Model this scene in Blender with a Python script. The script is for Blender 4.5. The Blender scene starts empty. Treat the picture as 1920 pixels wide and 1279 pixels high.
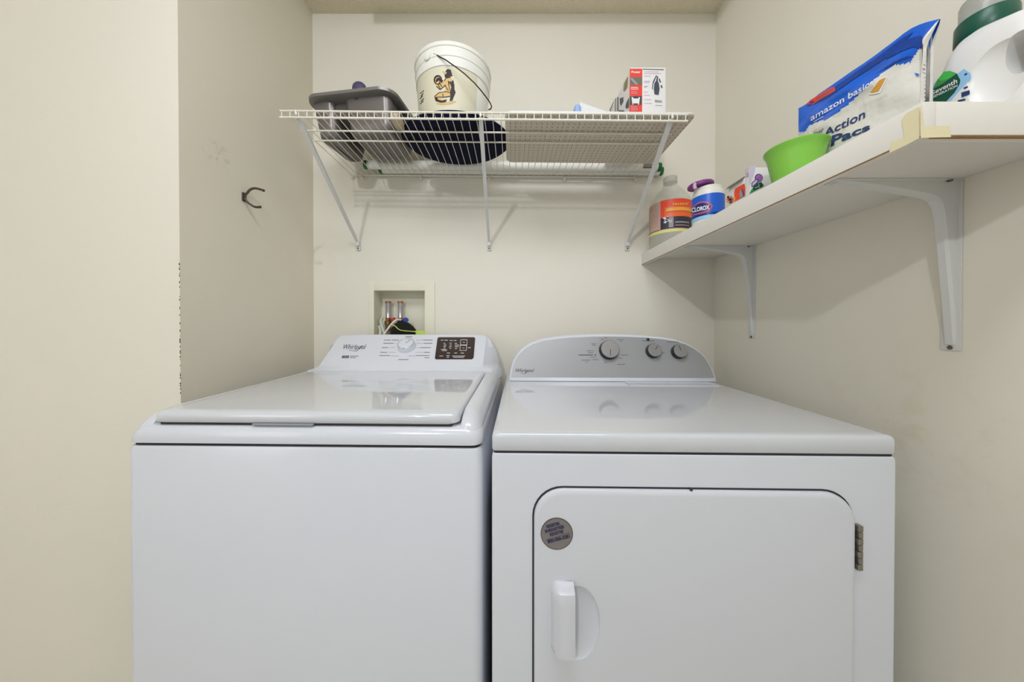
import bpy, bmesh, math, random
from mathutils import Vector, Matrix
S = bpy.context.scene
COL = S.collection
random.seed(4)
PI = math.pi
# ------------------------------------------------------------------ camera
F = 585.0; CH = 1.12; TH = math.radians(0.43); ROW0 = 612.4
cam = bpy.data.cameras.new('camera'); co = bpy.data.objects.new('camera', cam); COL.objects.link(co)
co.location = (0, 0, CH); co.rotation_euler = (PI/2 - TH, 0, 0)
cam.sensor_width = 36; cam.lens = F/1920*36; cam.shift_y = -(639.5-ROW0)/1920
cam.clip_start = .01
S.camera = co
# ------------------------------------------------------------------ light
w = bpy.data.worlds.new('world'); S.world = w; w.use_nodes = True
bg = w.node_tree.nodes['Background']; bg.inputs[0].default_value = (.78, .90, 1.0, 1); bg.inputs[1].default_value = .46
def lamp(name, loc, r, power, color):
    l = bpy.data.lights.new(name, 'POINT'); l.shadow_soft_size = r; l.energy = power; l.color = color
    o = bpy.data.objects.new(name, l); COL.objects.link(o); o.location = loc
    return o
def area(name, loc, target, sx, sy, power, color, spread=180):
    l = bpy.data.lights.new(name, 'AREA'); l.shape = 'RECTANGLE'; l.size = sx; l.size_y = sy; l.energy = power; l.color = color; l.spread = math.radians(spread)
    o = bpy.data.objects.new(name, l); COL.objects.link(o); o.location = loc
    o.rotation_euler = (Vector(target)-Vector(loc)).to_track_quat('-Z', 'Y').to_euler()
    return o
lamp('hall_ceiling_lamp', (-.75, -1.6, 2.375), .045, 60, (.89, .93, 1))
area('hall_window_daylight', (-2.25, -.9, 1.5), (0, .9, 1.3), 1.2, 1.1, 7.0, (.93, .93, 1))
area('overhead_fill_light', (0, .1, 2.38), (0, .9, 1.2), .9, .5, 12, (.89, .925, 1), 150)  # added fill above the camera, no fixture there; brightens the closet interior
S.view_settings.view_transform = 'Standard'; S.view_settings.look = 'None'
S.view_settings.exposure = -0.04; S.view_settings.gamma = 1; S.view_settings.use_curve_mapping = False

# ------------------------------------------------------------------ helpers
def ray(px, py):
    a = (px-960)/F; b = (ROW0-py)/F
    return Vector((a, math.cos(TH)+b*math.sin(TH), -math.sin(TH)+b*math.cos(TH)))
C0 = Vector((0, 0, CH))
def plane(p0, n, eps=.0008):
    p0 = Vector(p0); n = Vector(n).normalized()
    if n.dot(C0-p0) < 0: n = -n
    def f(px, py, e=None):
        d = ray(px, py); t = (p0-C0).dot(n)/d.dot(n)
        return C0+d*t+n*(eps if e is None else e)
    return f
def cone(c, rf, eps=.0008):
    c = Vector(c)
    def f(px, py, e=None):
        d = ray(px, py); r = rf(0); z = c.z+.05
        for _ in range(12):
            r = rf(z-c.z)+(eps if e is None else e)
            A = d.x**2+d.y**2; Bq = -2*(d.x*c.x+d.y*c.y); Cq = c.x**2+c.y**2-r*r
            D = Bq*Bq-4*A*Cq
            t = (-Bq-math.sqrt(D))/(2*A) if D > 0 else -Bq/(2*A)
            z = CH+d.z*t
        P = C0+d*t
        if D <= 0:
            q = Vector((P.x-c.x, P.y-c.y)).normalized()*r; P = Vector((c.x+q.x, c.y+q.y, P.z))
        return P
    return f
def srgb(c):
    return tuple(((x/255)/12.92 if x/255 <= .04045 else ((x/255+.055)/1.055)**2.4) for x in c)
def mat(name, c, rough=.5, metal=0, spec=.5, coat=0, trans=0, alpha=1, ior=1.45, bump=None, vary=None):
    m = bpy.data.materials.new(name); m.use_nodes = True; nt = m.node_tree
    p = nt.nodes['Principled BSDF']; I = p.inputs
    col = (*srgb(c), 1)
    I['Base Color'].default_value = col; I['Roughness'].default_value = rough; I['Metallic'].default_value = metal
    I['Specular IOR Level'].default_value = spec; I['Coat Weight'].default_value = coat; I['Coat Roughness'].default_value = .06
    I['Transmission Weight'].default_value = trans; I['IOR'].default_value = ior; I['Alpha'].default_value = alpha
    tc = nt.nodes.new('ShaderNodeTexCoord')
    if vary:
        sc, amt = vary
        n = nt.nodes.new('ShaderNodeTexNoise'); n.inputs['Scale'].default_value = sc; n.inputs['Detail'].default_value = 3
        nt.links.new(tc.outputs['Object'], n.inputs['Vector'])
        r = nt.nodes.new('ShaderNodeValToRGB'); r.color_ramp.elements[0].position = .3; r.color_ramp.elements[1].position = .7
        r.color_ramp.elements[0].color = tuple(x*(1-amt) for x in col[:3])+(1,); r.color_ramp.elements[1].color = col
        nt.links.new(n.outputs['Fac'], r.inputs[0]); nt.links.new(r.outputs[0], I['Base Color'])
    if bump:
        sc, st, ds = bump
        n = nt.nodes.new('ShaderNodeTexNoise'); n.inputs['Scale'].default_value = sc; n.inputs['Detail'].default_value = 4
        nt.links.new(tc.outputs['Object'], n.inputs['Vector'])
        b = nt.nodes.new('ShaderNodeBump'); b.inputs['Strength'].default_value = st; b.inputs['Distance'].default_value = ds
        nt.links.new(n.outputs['Fac'], b.inputs['Height']); nt.links.new(b.outputs[0], I['Normal'])
    return m
M = {}
M['wall'] = mat('cream_wall_paint', (235, 230, 216), .75, spec=.25, bump=(140, .12, .002), vary=(1.3, .035))
M['wall_side'] = mat('cream_wall_paint_scuffed', (232, 226, 209), .75, spec=.25, bump=(140, .15, .002), vary=(2.2, .05))
M['ceiling'] = mat('popcorn_ceiling', (240, 230, 206), .9, spec=.1, bump=(170, .9, .006), vary=(200, .12))
M['floor'] = mat('beige_tile_floor', (214, 206, 192), .5, vary=(6, .1))
M['enamel'] = mat('white_enamel', (216, 219, 227), .22, spec=.5, coat=.35)
M['lidgloss'] = mat('glossy_white_lid', (212, 215, 221), .06, spec=.6, coat=.5)
M['plastic'] = mat('white_plastic', (222, 225, 233), .35)
M['gap'] = mat('dark_gap', (48, 48, 52), .8)
M['silver'] = mat('silver_panel', (166, 167, 170), .42, metal=.35, bump=(900, .04, .0005))
M['knob'] = mat('silver_knob', (168, 168, 170), .3, metal=.6)
M['knobdark'] = mat('dark_knob_side', (40, 40, 42), .35)
M['ink'] = mat('grey_ink', (96, 98, 104), .6)
M['inklight'] = mat('pale_grey_ink', (150, 152, 158), .6)
M['logo'] = mat('dark_logo_ink', (62, 64, 72), .5)
M['display'] = mat('dark_brown_display', (66, 52, 50), .2, coat=.4)
M['white'] = mat('white_print', (235, 235, 235), .5)
M['wire'] = mat('white_vinyl_coated_wire', (228, 224, 210), .4)
M['whitepaint'] = mat('white_painted_board', (232, 228, 220), .5, vary=(5, .03))
M['bracket'] = mat('white_painted_steel', (218, 218, 216), .35)
M['brown'] = mat('bare_particle_board', (170, 128, 84), .8, vary=(120, .25))
M['screw'] = mat('steel_screw', (110, 104, 96), .35, metal=.9)
M['hinge'] = mat('hinge_nickel', (150, 146, 136), .3, metal=.9)
M['bronze'] = mat('dark_bronze_hook', (84, 76, 68), .4, metal=.6)
M['pan'] = mat('dark_grey_metal', (118, 112, 110), .34, metal=.55)
M['panrim'] = mat('grey_pan_rim', (130, 128, 126), .35, metal=.5)
M['purplegrey'] = mat('purple_grey_rubber', (72, 66, 96), .5)
M['navy'] = mat('navy_fabric', (24, 26, 48), .9, spec=.15, bump=(500, .5, .002), vary=(300, .2))
M['bucket'] = mat('white_bucket_plastic', (232, 231, 222), .35, spec=.4)
M['bucketlabel'] = mat('cream_bucket_label', (214, 209, 184), .5)
M['tan'] = mat('tan_print', (212, 176, 116), .6)
M['black'] = mat('black_print', (40, 32, 30), .6)
M['wiredark'] = mat('dark_bail_wire', (70, 64, 52), .4, metal=.7)
M['cardwhite'] = mat('white_card', (226, 224, 222), .55)
M['cardred'] = mat('red_card', (226, 66, 52), .5)
M['cardgrey'] = mat('grey_card', (108, 108, 96), .55)
M['teal'] = mat('dark_teal_print', (52, 76, 74), .5)
M['slate'] = mat('slate_print', (66, 70, 84), .5)
M['olive'] = mat('olive_print', (160, 150, 104), .6)
M['cloth'] = mat('white_cloth', (222, 222, 222), .8, bump=(60, .5, .004))
M['bluecloth'] = mat('pale_blue_plastic', (150, 178, 222), .5)
M['floral'] = mat('pale_floral_fabric', (206, 186, 160), .85, vary=(160, .3))
M['tube'] = mat('white_glass_tube', (232, 230, 222), .35)
M['green'] = mat('green_end_cap', (28, 110, 66), .45)
M['clear'] = mat('cloudy_clear_plastic', (232, 231, 220), .3, spec=.5, alpha=.36)
M['clearcap'] = mat('cloudy_cap', (222, 219, 205), .4, alpha=.75)
M['liquid'] = mat('cloudy_liquid', (206, 206, 196), .25, alpha=.45)
M['orange'] = mat('orange_label', (238, 108, 50), .4)
M['redorange'] = mat('red_orange_label', (234, 76, 44), .4)
M['amber'] = mat('amber_label', (240, 172, 66), .4)
M['tanlabel'] = mat('pinkish_tan_label', (196, 166, 150), .5)
M['tanline'] = mat('tan_label_lines', (168, 132, 118), .5)
M['yellow'] = mat('pale_yellow_label', (226, 218, 140), .5)
M['photo'] = mat('dark_label_photo', (54, 46, 60), .5)
M['cblue'] = mat('bright_blue_label', (24, 92, 200), .35)
M['cdeep'] = mat('deep_blue_label', (28, 44, 112), .35)
M['cred'] = mat('red_line_label', (206, 84, 104), .4)
M['skyblue'] = mat('sky_blue_label', (150, 200, 236), .4)
M['offwhite'] = mat('off_white_plastic', (226, 224, 214), .35)
M['purple'] = mat('purple_plastic', (122, 46, 128), .4)
M['palepurple'] = mat('pale_purple_plastic', (190, 160, 180), .4)
M['lavender'] = mat('lavender_card', (204, 194, 212), .5)
M['violet'] = mat('violet_print', (164, 104, 186), .5)
M['dviolet'] = mat('dark_violet_print', (92, 54, 112), .5)
M['dgreen'] = mat('dark_green_print', (20, 82, 60), .45)
M['mgreen'] = mat('mid_green_print', (70, 150, 74), .45)
M['lgreen'] = mat('light_green_print', (72, 186, 78), .45)
M['lime'] = mat('lime_green_plastic', (128, 192, 72), .32, spec=.5)
M['bagblue'] = mat('blue_plastic_bag', (16, 98, 214), .3, coat=.2, bump=(26, .5, .01))
M['bagnavy'] = mat('fold_shade_and_print_blue', (14, 62, 150), .35, bump=(26, .5, .01))
M['bagwhite'] = mat('white_plastic_bag', (222, 219, 212), .22, coat=.5, bump=(22, .55, .012))
M['navyink'] = mat('navy_ink', (36, 60, 108), .5)
M['gold'] = mat('gold_print', (206, 150, 62), .5)
M['jug'] = mat('white_jug_plastic', (234, 233, 230), .32)
M['capgreen'] = mat('dark_green_cap', (24, 84, 66), .35)
M['capclear'] = mat('grey_translucent_cap', (176, 178, 170), .2, alpha=.6)
M['tape'] = mat('masking_tape', (230, 220, 182), .7, bump=(80, .4, .001))
M['copper'] = mat('copper_pipe', (176, 116, 82), .35, metal=.8)
M['chrome'] = mat('brushed_pipe_silver', (196, 190, 196), .25, metal=.85)
M['brass'] = mat('brass_valve', (150, 116, 76), .35, metal=.8)
M['redknob'] = mat('red_valve_knob', (196, 40, 44), .4)
M['blueknob'] = mat('blue_valve_knob', (24, 72, 168), .4)
M['hosegrey'] = mat('grey_hose', (196, 204, 188), .5)
M['blackcloth'] = mat('black_fabric', (22, 20, 20), .9)
M['limecloth'] = mat('yellow_green_trim', (206, 232, 106), .7)
M['boxplastic'] = mat('cream_valve_box', (232, 228, 208), .55)
M['sticker'] = mat('grey_round_sticker', (134, 130, 130), .3, metal=.3)
M['stickerrim'] = mat('brown_sticker_rim', (92, 76, 74), .4)
M['stickerink'] = mat('indigo_ink', (48, 44, 84), .5)
M['chip'] = mat('chipped_paint_brown', (96, 80, 62), .9)

def add_stain(m, c, rad, colour, scale, lo, hi):
    nt = m.node_tree; p = nt.nodes['Principled BSDF']
    src = p.inputs['Base Color'].links[0].from_socket
    tc = nt.nodes.new('ShaderNodeTexCoord')
    vd = nt.nodes.new('ShaderNodeVectorMath'); vd.operation = 'DISTANCE'; vd.inputs[1].default_value = c
    nt.links.new(tc.outputs['Object'], vd.inputs[0])
    mr = nt.nodes.new('ShaderNodeMapRange'); mr.inputs[1].default_value = rad; mr.inputs[2].default_value = 0
    nt.links.new(vd.outputs['Value'], mr.inputs[0])
    n = nt.nodes.new('ShaderNodeTexNoise'); n.inputs['Scale'].default_value = scale; n.inputs['Detail'].default_value = 6; n.inputs['Roughness'].default_value = .7
    nt.links.new(tc.outputs['Object'], n.inputs['Vector'])
    m2 = nt.nodes.new('ShaderNodeMapRange'); m2.inputs[1].default_value = lo; m2.inputs[2].default_value = hi
    nt.links.new(n.outputs['Fac'], m2.inputs[0])
    mu = nt.nodes.new('ShaderNodeMath'); mu.operation = 'MULTIPLY'
    nt.links.new(mr.outputs[0], mu.inputs[0]); nt.links.new(m2.outputs[0], mu.inputs[1])
    mx = nt.nodes.new('ShaderNodeMixRGB'); mx.inputs[2].default_value = (*srgb(colour), 1)
    nt.links.new(mu.outputs[0], mx.inputs[0]); nt.links.new(src, mx.inputs[1]); nt.links.new(mx.outputs[0], p.inputs['Base Color'])
add_stain(M['wall_side'], (-.838, .891, 1.60), .05, (120, 108, 92), 60, .5, .75)
add_stain(M['wall_side'], (-.838, .85, 1.80), .12, (236, 230, 216), 50, .5, .8)
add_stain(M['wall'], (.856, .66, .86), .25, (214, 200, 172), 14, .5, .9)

def dots(name, base, dot, cell, r):
    m = mat(name, base, .7); nt = m.node_tree; p = nt.nodes['Principled BSDF']
    tc = nt.nodes.new('ShaderNodeTexCoord'); last = None
    sc = nt.nodes.new('ShaderNodeVectorMath'); sc.operation = 'SCALE'; sc.inputs['Scale'].default_value = 1/cell
    nt.links.new(tc.outputs['Object'], sc.inputs[0])
    fr = nt.nodes.new('ShaderNodeVectorMath'); fr.operation = 'FRACTION'; nt.links.new(sc.outputs[0], fr.inputs[0])
    sx = nt.nodes.new('ShaderNodeSeparateXYZ'); nt.links.new(fr.outputs[0], sx.inputs[0])
    cb = nt.nodes.new('ShaderNodeCombineXYZ'); nt.links.new(sx.outputs[0], cb.inputs[0]); nt.links.new(sx.outputs[1], cb.inputs[1])
    ds = nt.nodes.new('ShaderNodeVectorMath'); ds.operation = 'DISTANCE'; ds.inputs[1].default_value = (.5, .5, 0)
    nt.links.new(cb.outputs[0], ds.inputs[0])
    lt = nt.nodes.new('ShaderNodeMath'); lt.operation = 'LESS_THAN'; lt.inputs[1].default_value = r
    nt.links.new(ds.outputs['Value'], lt.inputs[0])
    mx = nt.nodes.new('ShaderNodeMixRGB'); mx.inputs[1].default_value = (*srgb(base), 1); mx.inputs[2].default_value = (*srgb(dot), 1)
    nt.links.new(lt.outputs[0], mx.inputs[0]); nt.links.new(mx.outputs[0], p.inputs['Base Color'])
    return m
M['mesh'] = dots('perforated_beige_sheet', (206, 196, 180), (140, 128, 112), .0165, .15)

TXT = {}
def textmesh(s, bold=0.0, shear=0.0):
    k = (s, bold, shear)
    if k in TXT: return TXT[k]
    cu = bpy.data.curves.new('t', 'FONT'); cu.body = s; cu.offset = bold; cu.shear = shear; cu.resolution_u = 4
    o = bpy.data.objects.new('t', cu); COL.objects.link(o)
    dg = bpy.context.evaluated_depsgraph_get(); dg.update()
    me = bpy.data.meshes.new_from_object(o.evaluated_get(dg))
    V = [(v.co.x, v.co.y) for v in me.vertices]; Fc = [tuple(p.vertices) for p in me.polygons]
    x0 = min(v[0] for v in V); x1 = max(v[0] for v in V); y0 = min(v[1] for v in V); y1 = max(v[1] for v in V)
    V = [((x-x0)/(x1-x0), (y-y0)/(y1-y0)) for x, y in V]
    bpy.data.objects.remove(o); bpy.data.curves.remove(cu); bpy.data.meshes.remove(me)
    TXT[k] = (V, Fc); return TXT[k]

class B:
    def __init__(s): s.v = []; s.f = []; s.mi = []; s.mats = []
    def _m(s, m):
        m = M[m]
        if m not in s.mats: s.mats.append(m)
        return s.mats.index(m)
    def add(s, V, Fc, m):
        o = len(s.v); s.v += [Vector(v) for v in V]; k = s._m(m)
        for f in Fc: s.f.append(tuple(i+o for i in f)); s.mi.append(k)
        return s
    def box(s, a, b, m, r=0, seg=2):
        bm = bmesh.new(); bmesh.ops.create_cube(bm, size=1)
        for v in bm.verts:
            v.co = Vector([(a[i]+b[i])/2+v.co[i]*(b[i]-a[i]) for i in range(3)])
        if r: bmesh.ops.bevel(bm, geom=bm.edges[:], offset=r, segments=seg, affect='EDGES', profile=.6)
        s.frombm(bm, m); return s
    def frombm(s, bm, m):
        bm.verts.index_update()
        s.add([v.co.copy() for v in bm.verts], [tuple(v.index for v in f.verts) for f in bm.faces], m); bm.free()
    def loft(s, rings, m, caps=True, closed=True):
        n = len(rings[0]); V = [p for r in rings for p in r]; Fc = []
        for i in range(len(rings)-1):
            for j in range(n if closed else n-1):
                a = i*n+j; b = i*n+(j+1) % n
                Fc.append((a, b, b+n, a+n))
        if caps: Fc.append(tuple(range(n))[::-1]); Fc.append(tuple(range((len(rings)-1)*n, len(rings)*n)))
        s.add(V, Fc, m); return s
    def lathe(s, prof, m, c=(0, 0, 0), n=40, axis=(0, 0, 1), caps=True, sx=1, sy=1):
        ax = Vector(axis).normalized(); q = Vector((0, 0, 1)).rotation_difference(ax); c = Vector(c)
        rings = [[c+q @ Vector((r*math.cos(2*PI*k/n)*sx, r*math.sin(2*PI*k/n)*sy, z)) for k in range(n)] for r, z in prof]
        return s.loft(rings, m, caps)
    def tube(s, path, r, m, n=8):
        P = [Vector(p) for p in path]; rings = []; up = None
        for i, p in enumerate(P):
            t = ((P[min(i+1, len(P)-1)]-P[max(i-1, 0)])).normalized()
            if up is None:
                up = t.orthogonal().normalized()
            else:
                up = (up-t*up.dot(t)).normalized()
            b = t.cross(up)
            rings.append([p+(up*math.cos(2*PI*k/n)+b*math.sin(2*PI*k/n))*(r[i] if isinstance(r, (list, tuple)) else r) for k in range(n)])
        return s.loft(rings, m)
    def prism(s, pts, ext, m):
        P = [Vector(p) for p in pts]; e = Vector(ext); n = len(P)
        Fc = [tuple(range(n))[::-1], tuple(range(n, 2*n))]+[(i, (i+1) % n, n+(i+1) % n, n+i) for i in range(n)]
        return s.add(P+[p+e for p in P], Fc, m)
    def print_poly(s, pts, surf, m, sub=None, e=None):
        """flat print shape given where it shows on the photographed face; laid on the real surface"""
        bm = bmesh.new(); vs = [bm.verts.new((x, y, 0)) for x, y in pts]; bm.faces.new(vs)
        bmesh.ops.triangulate(bm, faces=bm.faces[:])
        if sub:
            for _ in range(5):
                ed = [x for x in bm.edges if x.calc_length() > sub]
                if not ed: break
                bmesh.ops.subdivide_edges(bm, edges=ed, cuts=1); bmesh.ops.triangulate(bm, faces=bm.faces[:])
        for v in bm.verts: v.co = surf(v.co.x, v.co.y, e) if e is not None else surf(v.co.x, v.co.y)
        s.frombm(bm, m); return s
    def print_text(s, t, quad, surf, m, bold=0., shear=0., e=None):
        """quad: bottom-left, bottom-right, top-right, top-left of the lettering"""
        V, Fc = textmesh(t, bold, shear); out = []
        for a, b in V:
            x = (quad[0][0]*(1-a)+quad[1][0]*a)*(1-b)+(quad[3][0]*(1-a)+quad[2][0]*a)*b
            y = (quad[0][1]*(1-a)+quad[1][1]*a)*(1-b)+(quad[3][1]*(1-a)+quad[2][1]*a)*b
            out.append(surf(x, y, e) if e is not None else surf(x, y))
        return s.add(out, Fc, m)
    def print_line(s, a, b, wd, surf, m, e=None):
        a = Vector(a); b = Vector(b); n = (b-a).normalized().orthogonal()*wd/2
        return s.print_poly([tuple(a+n), tuple(b+n), tuple(b-n), tuple(a-n)], surf, m, None, e)
    def build(s, name, parent=None, world=True, smooth=35, **tags):
        me = bpy.data.meshes.new(name); V = s.v
        if parent is not None and world:
            inv = Matrix(parent['_m'] if False else MATS[parent.name]).inverted(); V = [inv @ v for v in V]
        me.from_pydata([tuple(v) for v in V], [], s.f)
        for m in s.mats: me.materials.append(m)
        me.polygons.foreach_set('material_index', s.mi)
        bm = bmesh.new(); bm.from_mesh(me); bmesh.ops.recalc_face_normals(bm, faces=bm.faces[:]); bm.to_mesh(me); bm.free()
        me.shade_smooth()
        me.set_sharp_from_angle(angle=math.radians(smooth))
        o = bpy.data.objects.new(name, me); COL.objects.link(o)
        if parent is not None: o.parent = parent
        for k, v in tags.items(): o[k] = v
        return o
MATS = {}
def thing(name, label, cat, loc, rz=0, group=None):
    o = bpy.data.objects.new(name, None); COL.objects.link(o); o.location = loc; o.rotation_euler = (0, 0, rz)
    o.empty_display_size = .05
    o['label'] = label; o['category'] = cat
    if group: o['group'] = group
    MATS[o.name] = Matrix.Translation(loc) @ Matrix.Rotation(rz, 4, 'Z')
    return o
def isub(o, parent):          # part that carries sub-parts: same space as its thing
    MATS[o.name] = MATS[parent.name]
    return o
def xf(parent): return MATS[parent.name]
def rrect(cx, cy, hx, hy, r, z=None, n=5):
    P = []
    for sx, sy, a0 in ((1, 1, 0), (-1, 1, 90), (-1, -1, 180), (1, -1, 270)):
        for k in range(n+1):
            a = math.radians(a0+90*k/n)
            P.append((cx+sx*(hx-r)+r*math.cos(a), cy+sy*(hy-r)+r*math.sin(a)))
    return [Vector((x, y, z)) for x, y in P] if z is not None else P
def cut(o, cutter):
    md = o.modifiers.new('cut', 'BOOLEAN'); md.object = cutter; md.solver = 'EXACT'
    dg = bpy.context.evaluated_depsgraph_get(); dg.update()
    me = bpy.data.meshes.new_from_object(o.evaluated_get(dg)); o.modifiers.clear()
    o.data = me; me.name = o.name
    me.shade_smooth(); me.set_sharp_from_angle(angle=math.radians(30))
    bpy.data.objects.remove(cutter)

# ------------------------------------------------------------------ the room
XL, XR, YB, YR, ZC = -.838, .856, 1.32, .788, 2.424
hx0, hx1, hz0, hz1 = -.584, -.366, .93, 1.264
b = B()
b.box((XL-.062, YB, 0), (hx0, YB+.12, ZC), 'wall'); b.box((hx1, YB, 0), (XR+.1, YB+.12, ZC), 'wall')
b.box((hx0, YB, 0), (hx1, YB+.12, hz0), 'wall'); b.box((hx0, YB, hz1), (hx1, YB+.12, ZC), 'wall')
b.build('wall_back', kind='structure')
b = B(); b.prism([(XL, YR, 0), (XL, YB, 0), (XL-.062, YB, 0), (XL-.062, YR+.062, 0)], (0, 0, ZC), 'wall_side'); b.build('wall_left', kind='structure')
b = B(); b.prism([(-2.3, YR, 0), (XL, YR, 0), (XL-.062, YR+.062, 0), (-2.3, YR+.062, 0)], (0, 0, ZC), 'wall')
random.seed(11)
for i in range(46):          # chipped paint along the outside corner
    yy = random.choice([random.uniform(480, 560), random.uniform(560, 745), random.uniform(700, 745), random.uniform(630, 665)])
    z = CH+(608-yy)*YR/F; wd = random.uniform(.0008, .0028); h = random.uniform(.001, .005)
    b.prism([(XL-wd, YR-.0004, z), (XL, YR-.0004, z-h*.3), (XL+.0004, YR, z+h*.4), (XL, YR-.0004, z+h), (XL-wd*.6, YR-.0004, z+h*.8)], (0, .0004, 0), 'chip')
b.build('wall_front', kind='structure')
B().box((XR, -2.5, 0), (XR+.1, YB, ZC), 'wall').build('wall_right', kind='structure')
B().box((-2.4, -2.5, 0), (-2.3, YR+.062, ZC), 'wall').build('wall_hall', kind='structure')
B().box((-2.4, -2.5, ZC), (XR+.1, YB+.12, ZC+.1), 'ceiling').build('ceiling', kind='structure')
B().box((-2.4, -2.5, -.1), (XR+.1, YB+.12, 0), 'floor').build('floor', kind='structure')
B().box((-.61, YR-.012, 2.381), (XR, YR+.03, ZC), 'bracket').build('trim_1', kind='structure')

# ------------------------------------------------------------------ washing machine
WM = thing('washing_machine', 'white top-load washing machine with glossy lid, left of the dryer', 'washing machine', (-.4075, .60, 0), math.radians(-1.3))
mw = xf(WM)
def L(m, pts): return [m @ Vector(p) for p in pts]
b = B(); b.loft([rrect(0, .34, .35, .34, .018, z) for z in (0, .876)]+[rrect(0, .34, .347, .337, .016, .882)], 'enamel')
b.build('cabinet', WM, world=False)
b = B(); b.loft([rrect(0, .34, .344, .334, .014, z) for z in (.880, .889)], 'gap'); b.build('seam', WM, world=False)
# top cover: rounded tray with raised side rails
b = B()
b.loft([rrect(0, .34, .350, .340, .022, .8885), rrect(0, .34, .351, .341, .026, .899), rrect(0, .34, .349, .339, .03, .909),
        rrect(0, .34, .345, .335, .032, .9165), rrect(0, .34, .338, .328, .03, .921), rrect(0, .34, .325, .318, .03, .922)], 'enamel')
for sgn in (-1, 1):
    rings = []
    for y, h in ((.007, 0), (.010, .2), (.016, .42), (.024, .6), (.034, .76), (.046, .88), (.065, 1), (.3, 1.15), (.50, 1.32), (.53, 1.32)):
        zt = .915+.031*h; zt = max(zt, .9155)
        ring = []
        for a in range(0, 7):
            t = a/6*PI/2
            xo = .3485 if y > .032 else .3165+math.sqrt(max(0, .032**2-(.034-y)**2))
            xi = .318
            ring.append(Vector((sgn*(max(xo, xi+.001)-(max(xo, xi+.001)-xi)*(1-math.cos(t))), y, .902+(zt-.902)*math.sin(t))))
        ring.append(Vector((sgn*.309, y, zt-.0008))); ring.append(Vector((sgn*.3075, y, zt-.003))); ring.append(Vector((sgn*.3075, y, .905)))
        rings.append(ring)
    b.loft(rings, 'enamel')
b.build('top_cover', WM, world=False, smooth=50)
# lid
def lidring(ins, z0, z1):
    P = rrect(0, .248, .3045-ins, .242-ins, .018)
    out = []
    for x, y in P:
        t = (y-.006)/.484; wf = 1.0-.0*t
        out.append(Vector((x*wf, y, z0+(z1-z0)*t)))
    return out
b = B(); b.loft([lidring(.004, .9255, .938), lidring(0, .929, .942), lidring(0, .940, .951), lidring(.002, .9445, .9545), lidring(.006, .9475, .957), lidring(.016, .949, .958)], 'lidgloss')
b.build('lid', WM, world=False, smooth=50)
b = B(); b.box((-.29, .011, .9215), (.29, .46, .9265), 'gap'); b.build('lid_shadow_line', WM, world=False)  # dark slab standing in for the shadow line under the lid
b = B(); b.box((-.10, .0045, .9222), (.02, .02, .9262), 'inklight', .001); b.build('lid_grip', WM, world=False)
# console
y0, z0, y1, z1 = .49, .957, .64, 1.078
def conring(t):
    z = z0+(z1-z0)*t; yf = y0+(y1-y0)*t
    f = .293+.032*max(0, 1-t/.13)**2
    bk = .340 - .042*t**1.6
    k = 0
    if t > .88:
        k = (1-math.sqrt(max(0, 1-((t-.88)/.12)**2)))*.02
    f -= k; bk -= k
    return [Vector((x, y, z)) for x, y in ((-f, yf), (-f*.6, yf-.000), (0, yf), (f*.6, yf), (f, yf), (f+(bk-f)*.35, yf+(.675-yf)*.25), (bk, .62 if yf < .6 else yf+.02), (bk, .675), (-bk, .675), (-bk, .62 if yf < .6 else yf+.02), (-f-(bk-f)*.35, yf+(.675-yf)*.25))]
ts = [0, .02, .05, .09, .14, .2, .3, .4, .5, .6, .7, .8, .88, .92, .95, .975, .99, 1]
b = B(); b.loft([[Vector((p.x*1.04, p.y, .92)) for p in conring(0)], [Vector((p.x*1.03, p.y, .94)) for p in conring(0)]]+[conring(t) for t in ts], 'plastic')
con = isub(b.build('console', WM, world=False, smooth=40), WM)
fp = mw @ Vector((0, y0, z0)); fn = (mw.to_3x3() @ Vector((0, -(z1-z0), (y1-y0)))).normalized()
if fn.z < 0: fn = -fn
wf = plane(fp, fn, .0006)
b = B(); q = [(823, 633), (889, 633), (891, 635), (888, 671), (885, 674), (817, 674), (815.5, 672), (820.5, 635)]
b.print_poly(q, wf, 'display', e=.002)
outer = [wf(x, y, 0) for x, y in q]; b.loft([outer, [wf(x, y, .002) for x, y in q]], 'display', caps=False)
E = .0026
for x0_, x1_, yy in ((827, 831, 639), (833, 840, 639), (843, 849, 639.5), (851, 856, 639.5), (832, 835, 645), (832, 837, 648), (832, 836, 651), (832, 835, 654), (843, 847, 644.5), (843, 847, 648), (842, 847, 651.5), (843, 846, 654.5), (853, 857, 645), (853, 861, 648), (853, 860, 651), (853, 857, 654.5), (827, 838, 656.5), (829, 838, 658.5), (838, 844, 663), (852, 857, 663), (864, 870, 663), (824, 831, 668.5), (837, 843, 668), (838, 842, 671), (848, 872, 668.5), (850, 870, 671), (877, 883, 653)):
    b.print_line((x0_, yy), (x1_, yy), .9, wf, 'white', E)
for (x, y) in ((870, 643), (869, 653.5)):
    for a_, b_ in (((x-6, y-5), (x+6, y-5)), ((x-6.5, y+4.7), (x+5.5, y+4.7)), ((x-6, y-5), (x-6.5, y+4.7)), ((x+6, y-5), (x+5.5, y+4.7)), ((x-2, y), (x+2, y))):
        b.print_line(a_, b_, .7, wf, 'white', E)
b.build('control_display', WM, label='dark brown control display')
b = B(); b.print_text('Whirlpool', [(642.5, 657.5), (685, 657.5), (687, 646), (645, 646)], wf, 'logo', .002, .25)
b.print_line((655, 657), (668, 658.6), .7, wf, 'logo'); b.print_line((668, 658.6), (680, 648), .9, wf, 'logo')
b.build('logo', WM, label='dark brand lettering'); b = B()
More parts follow.
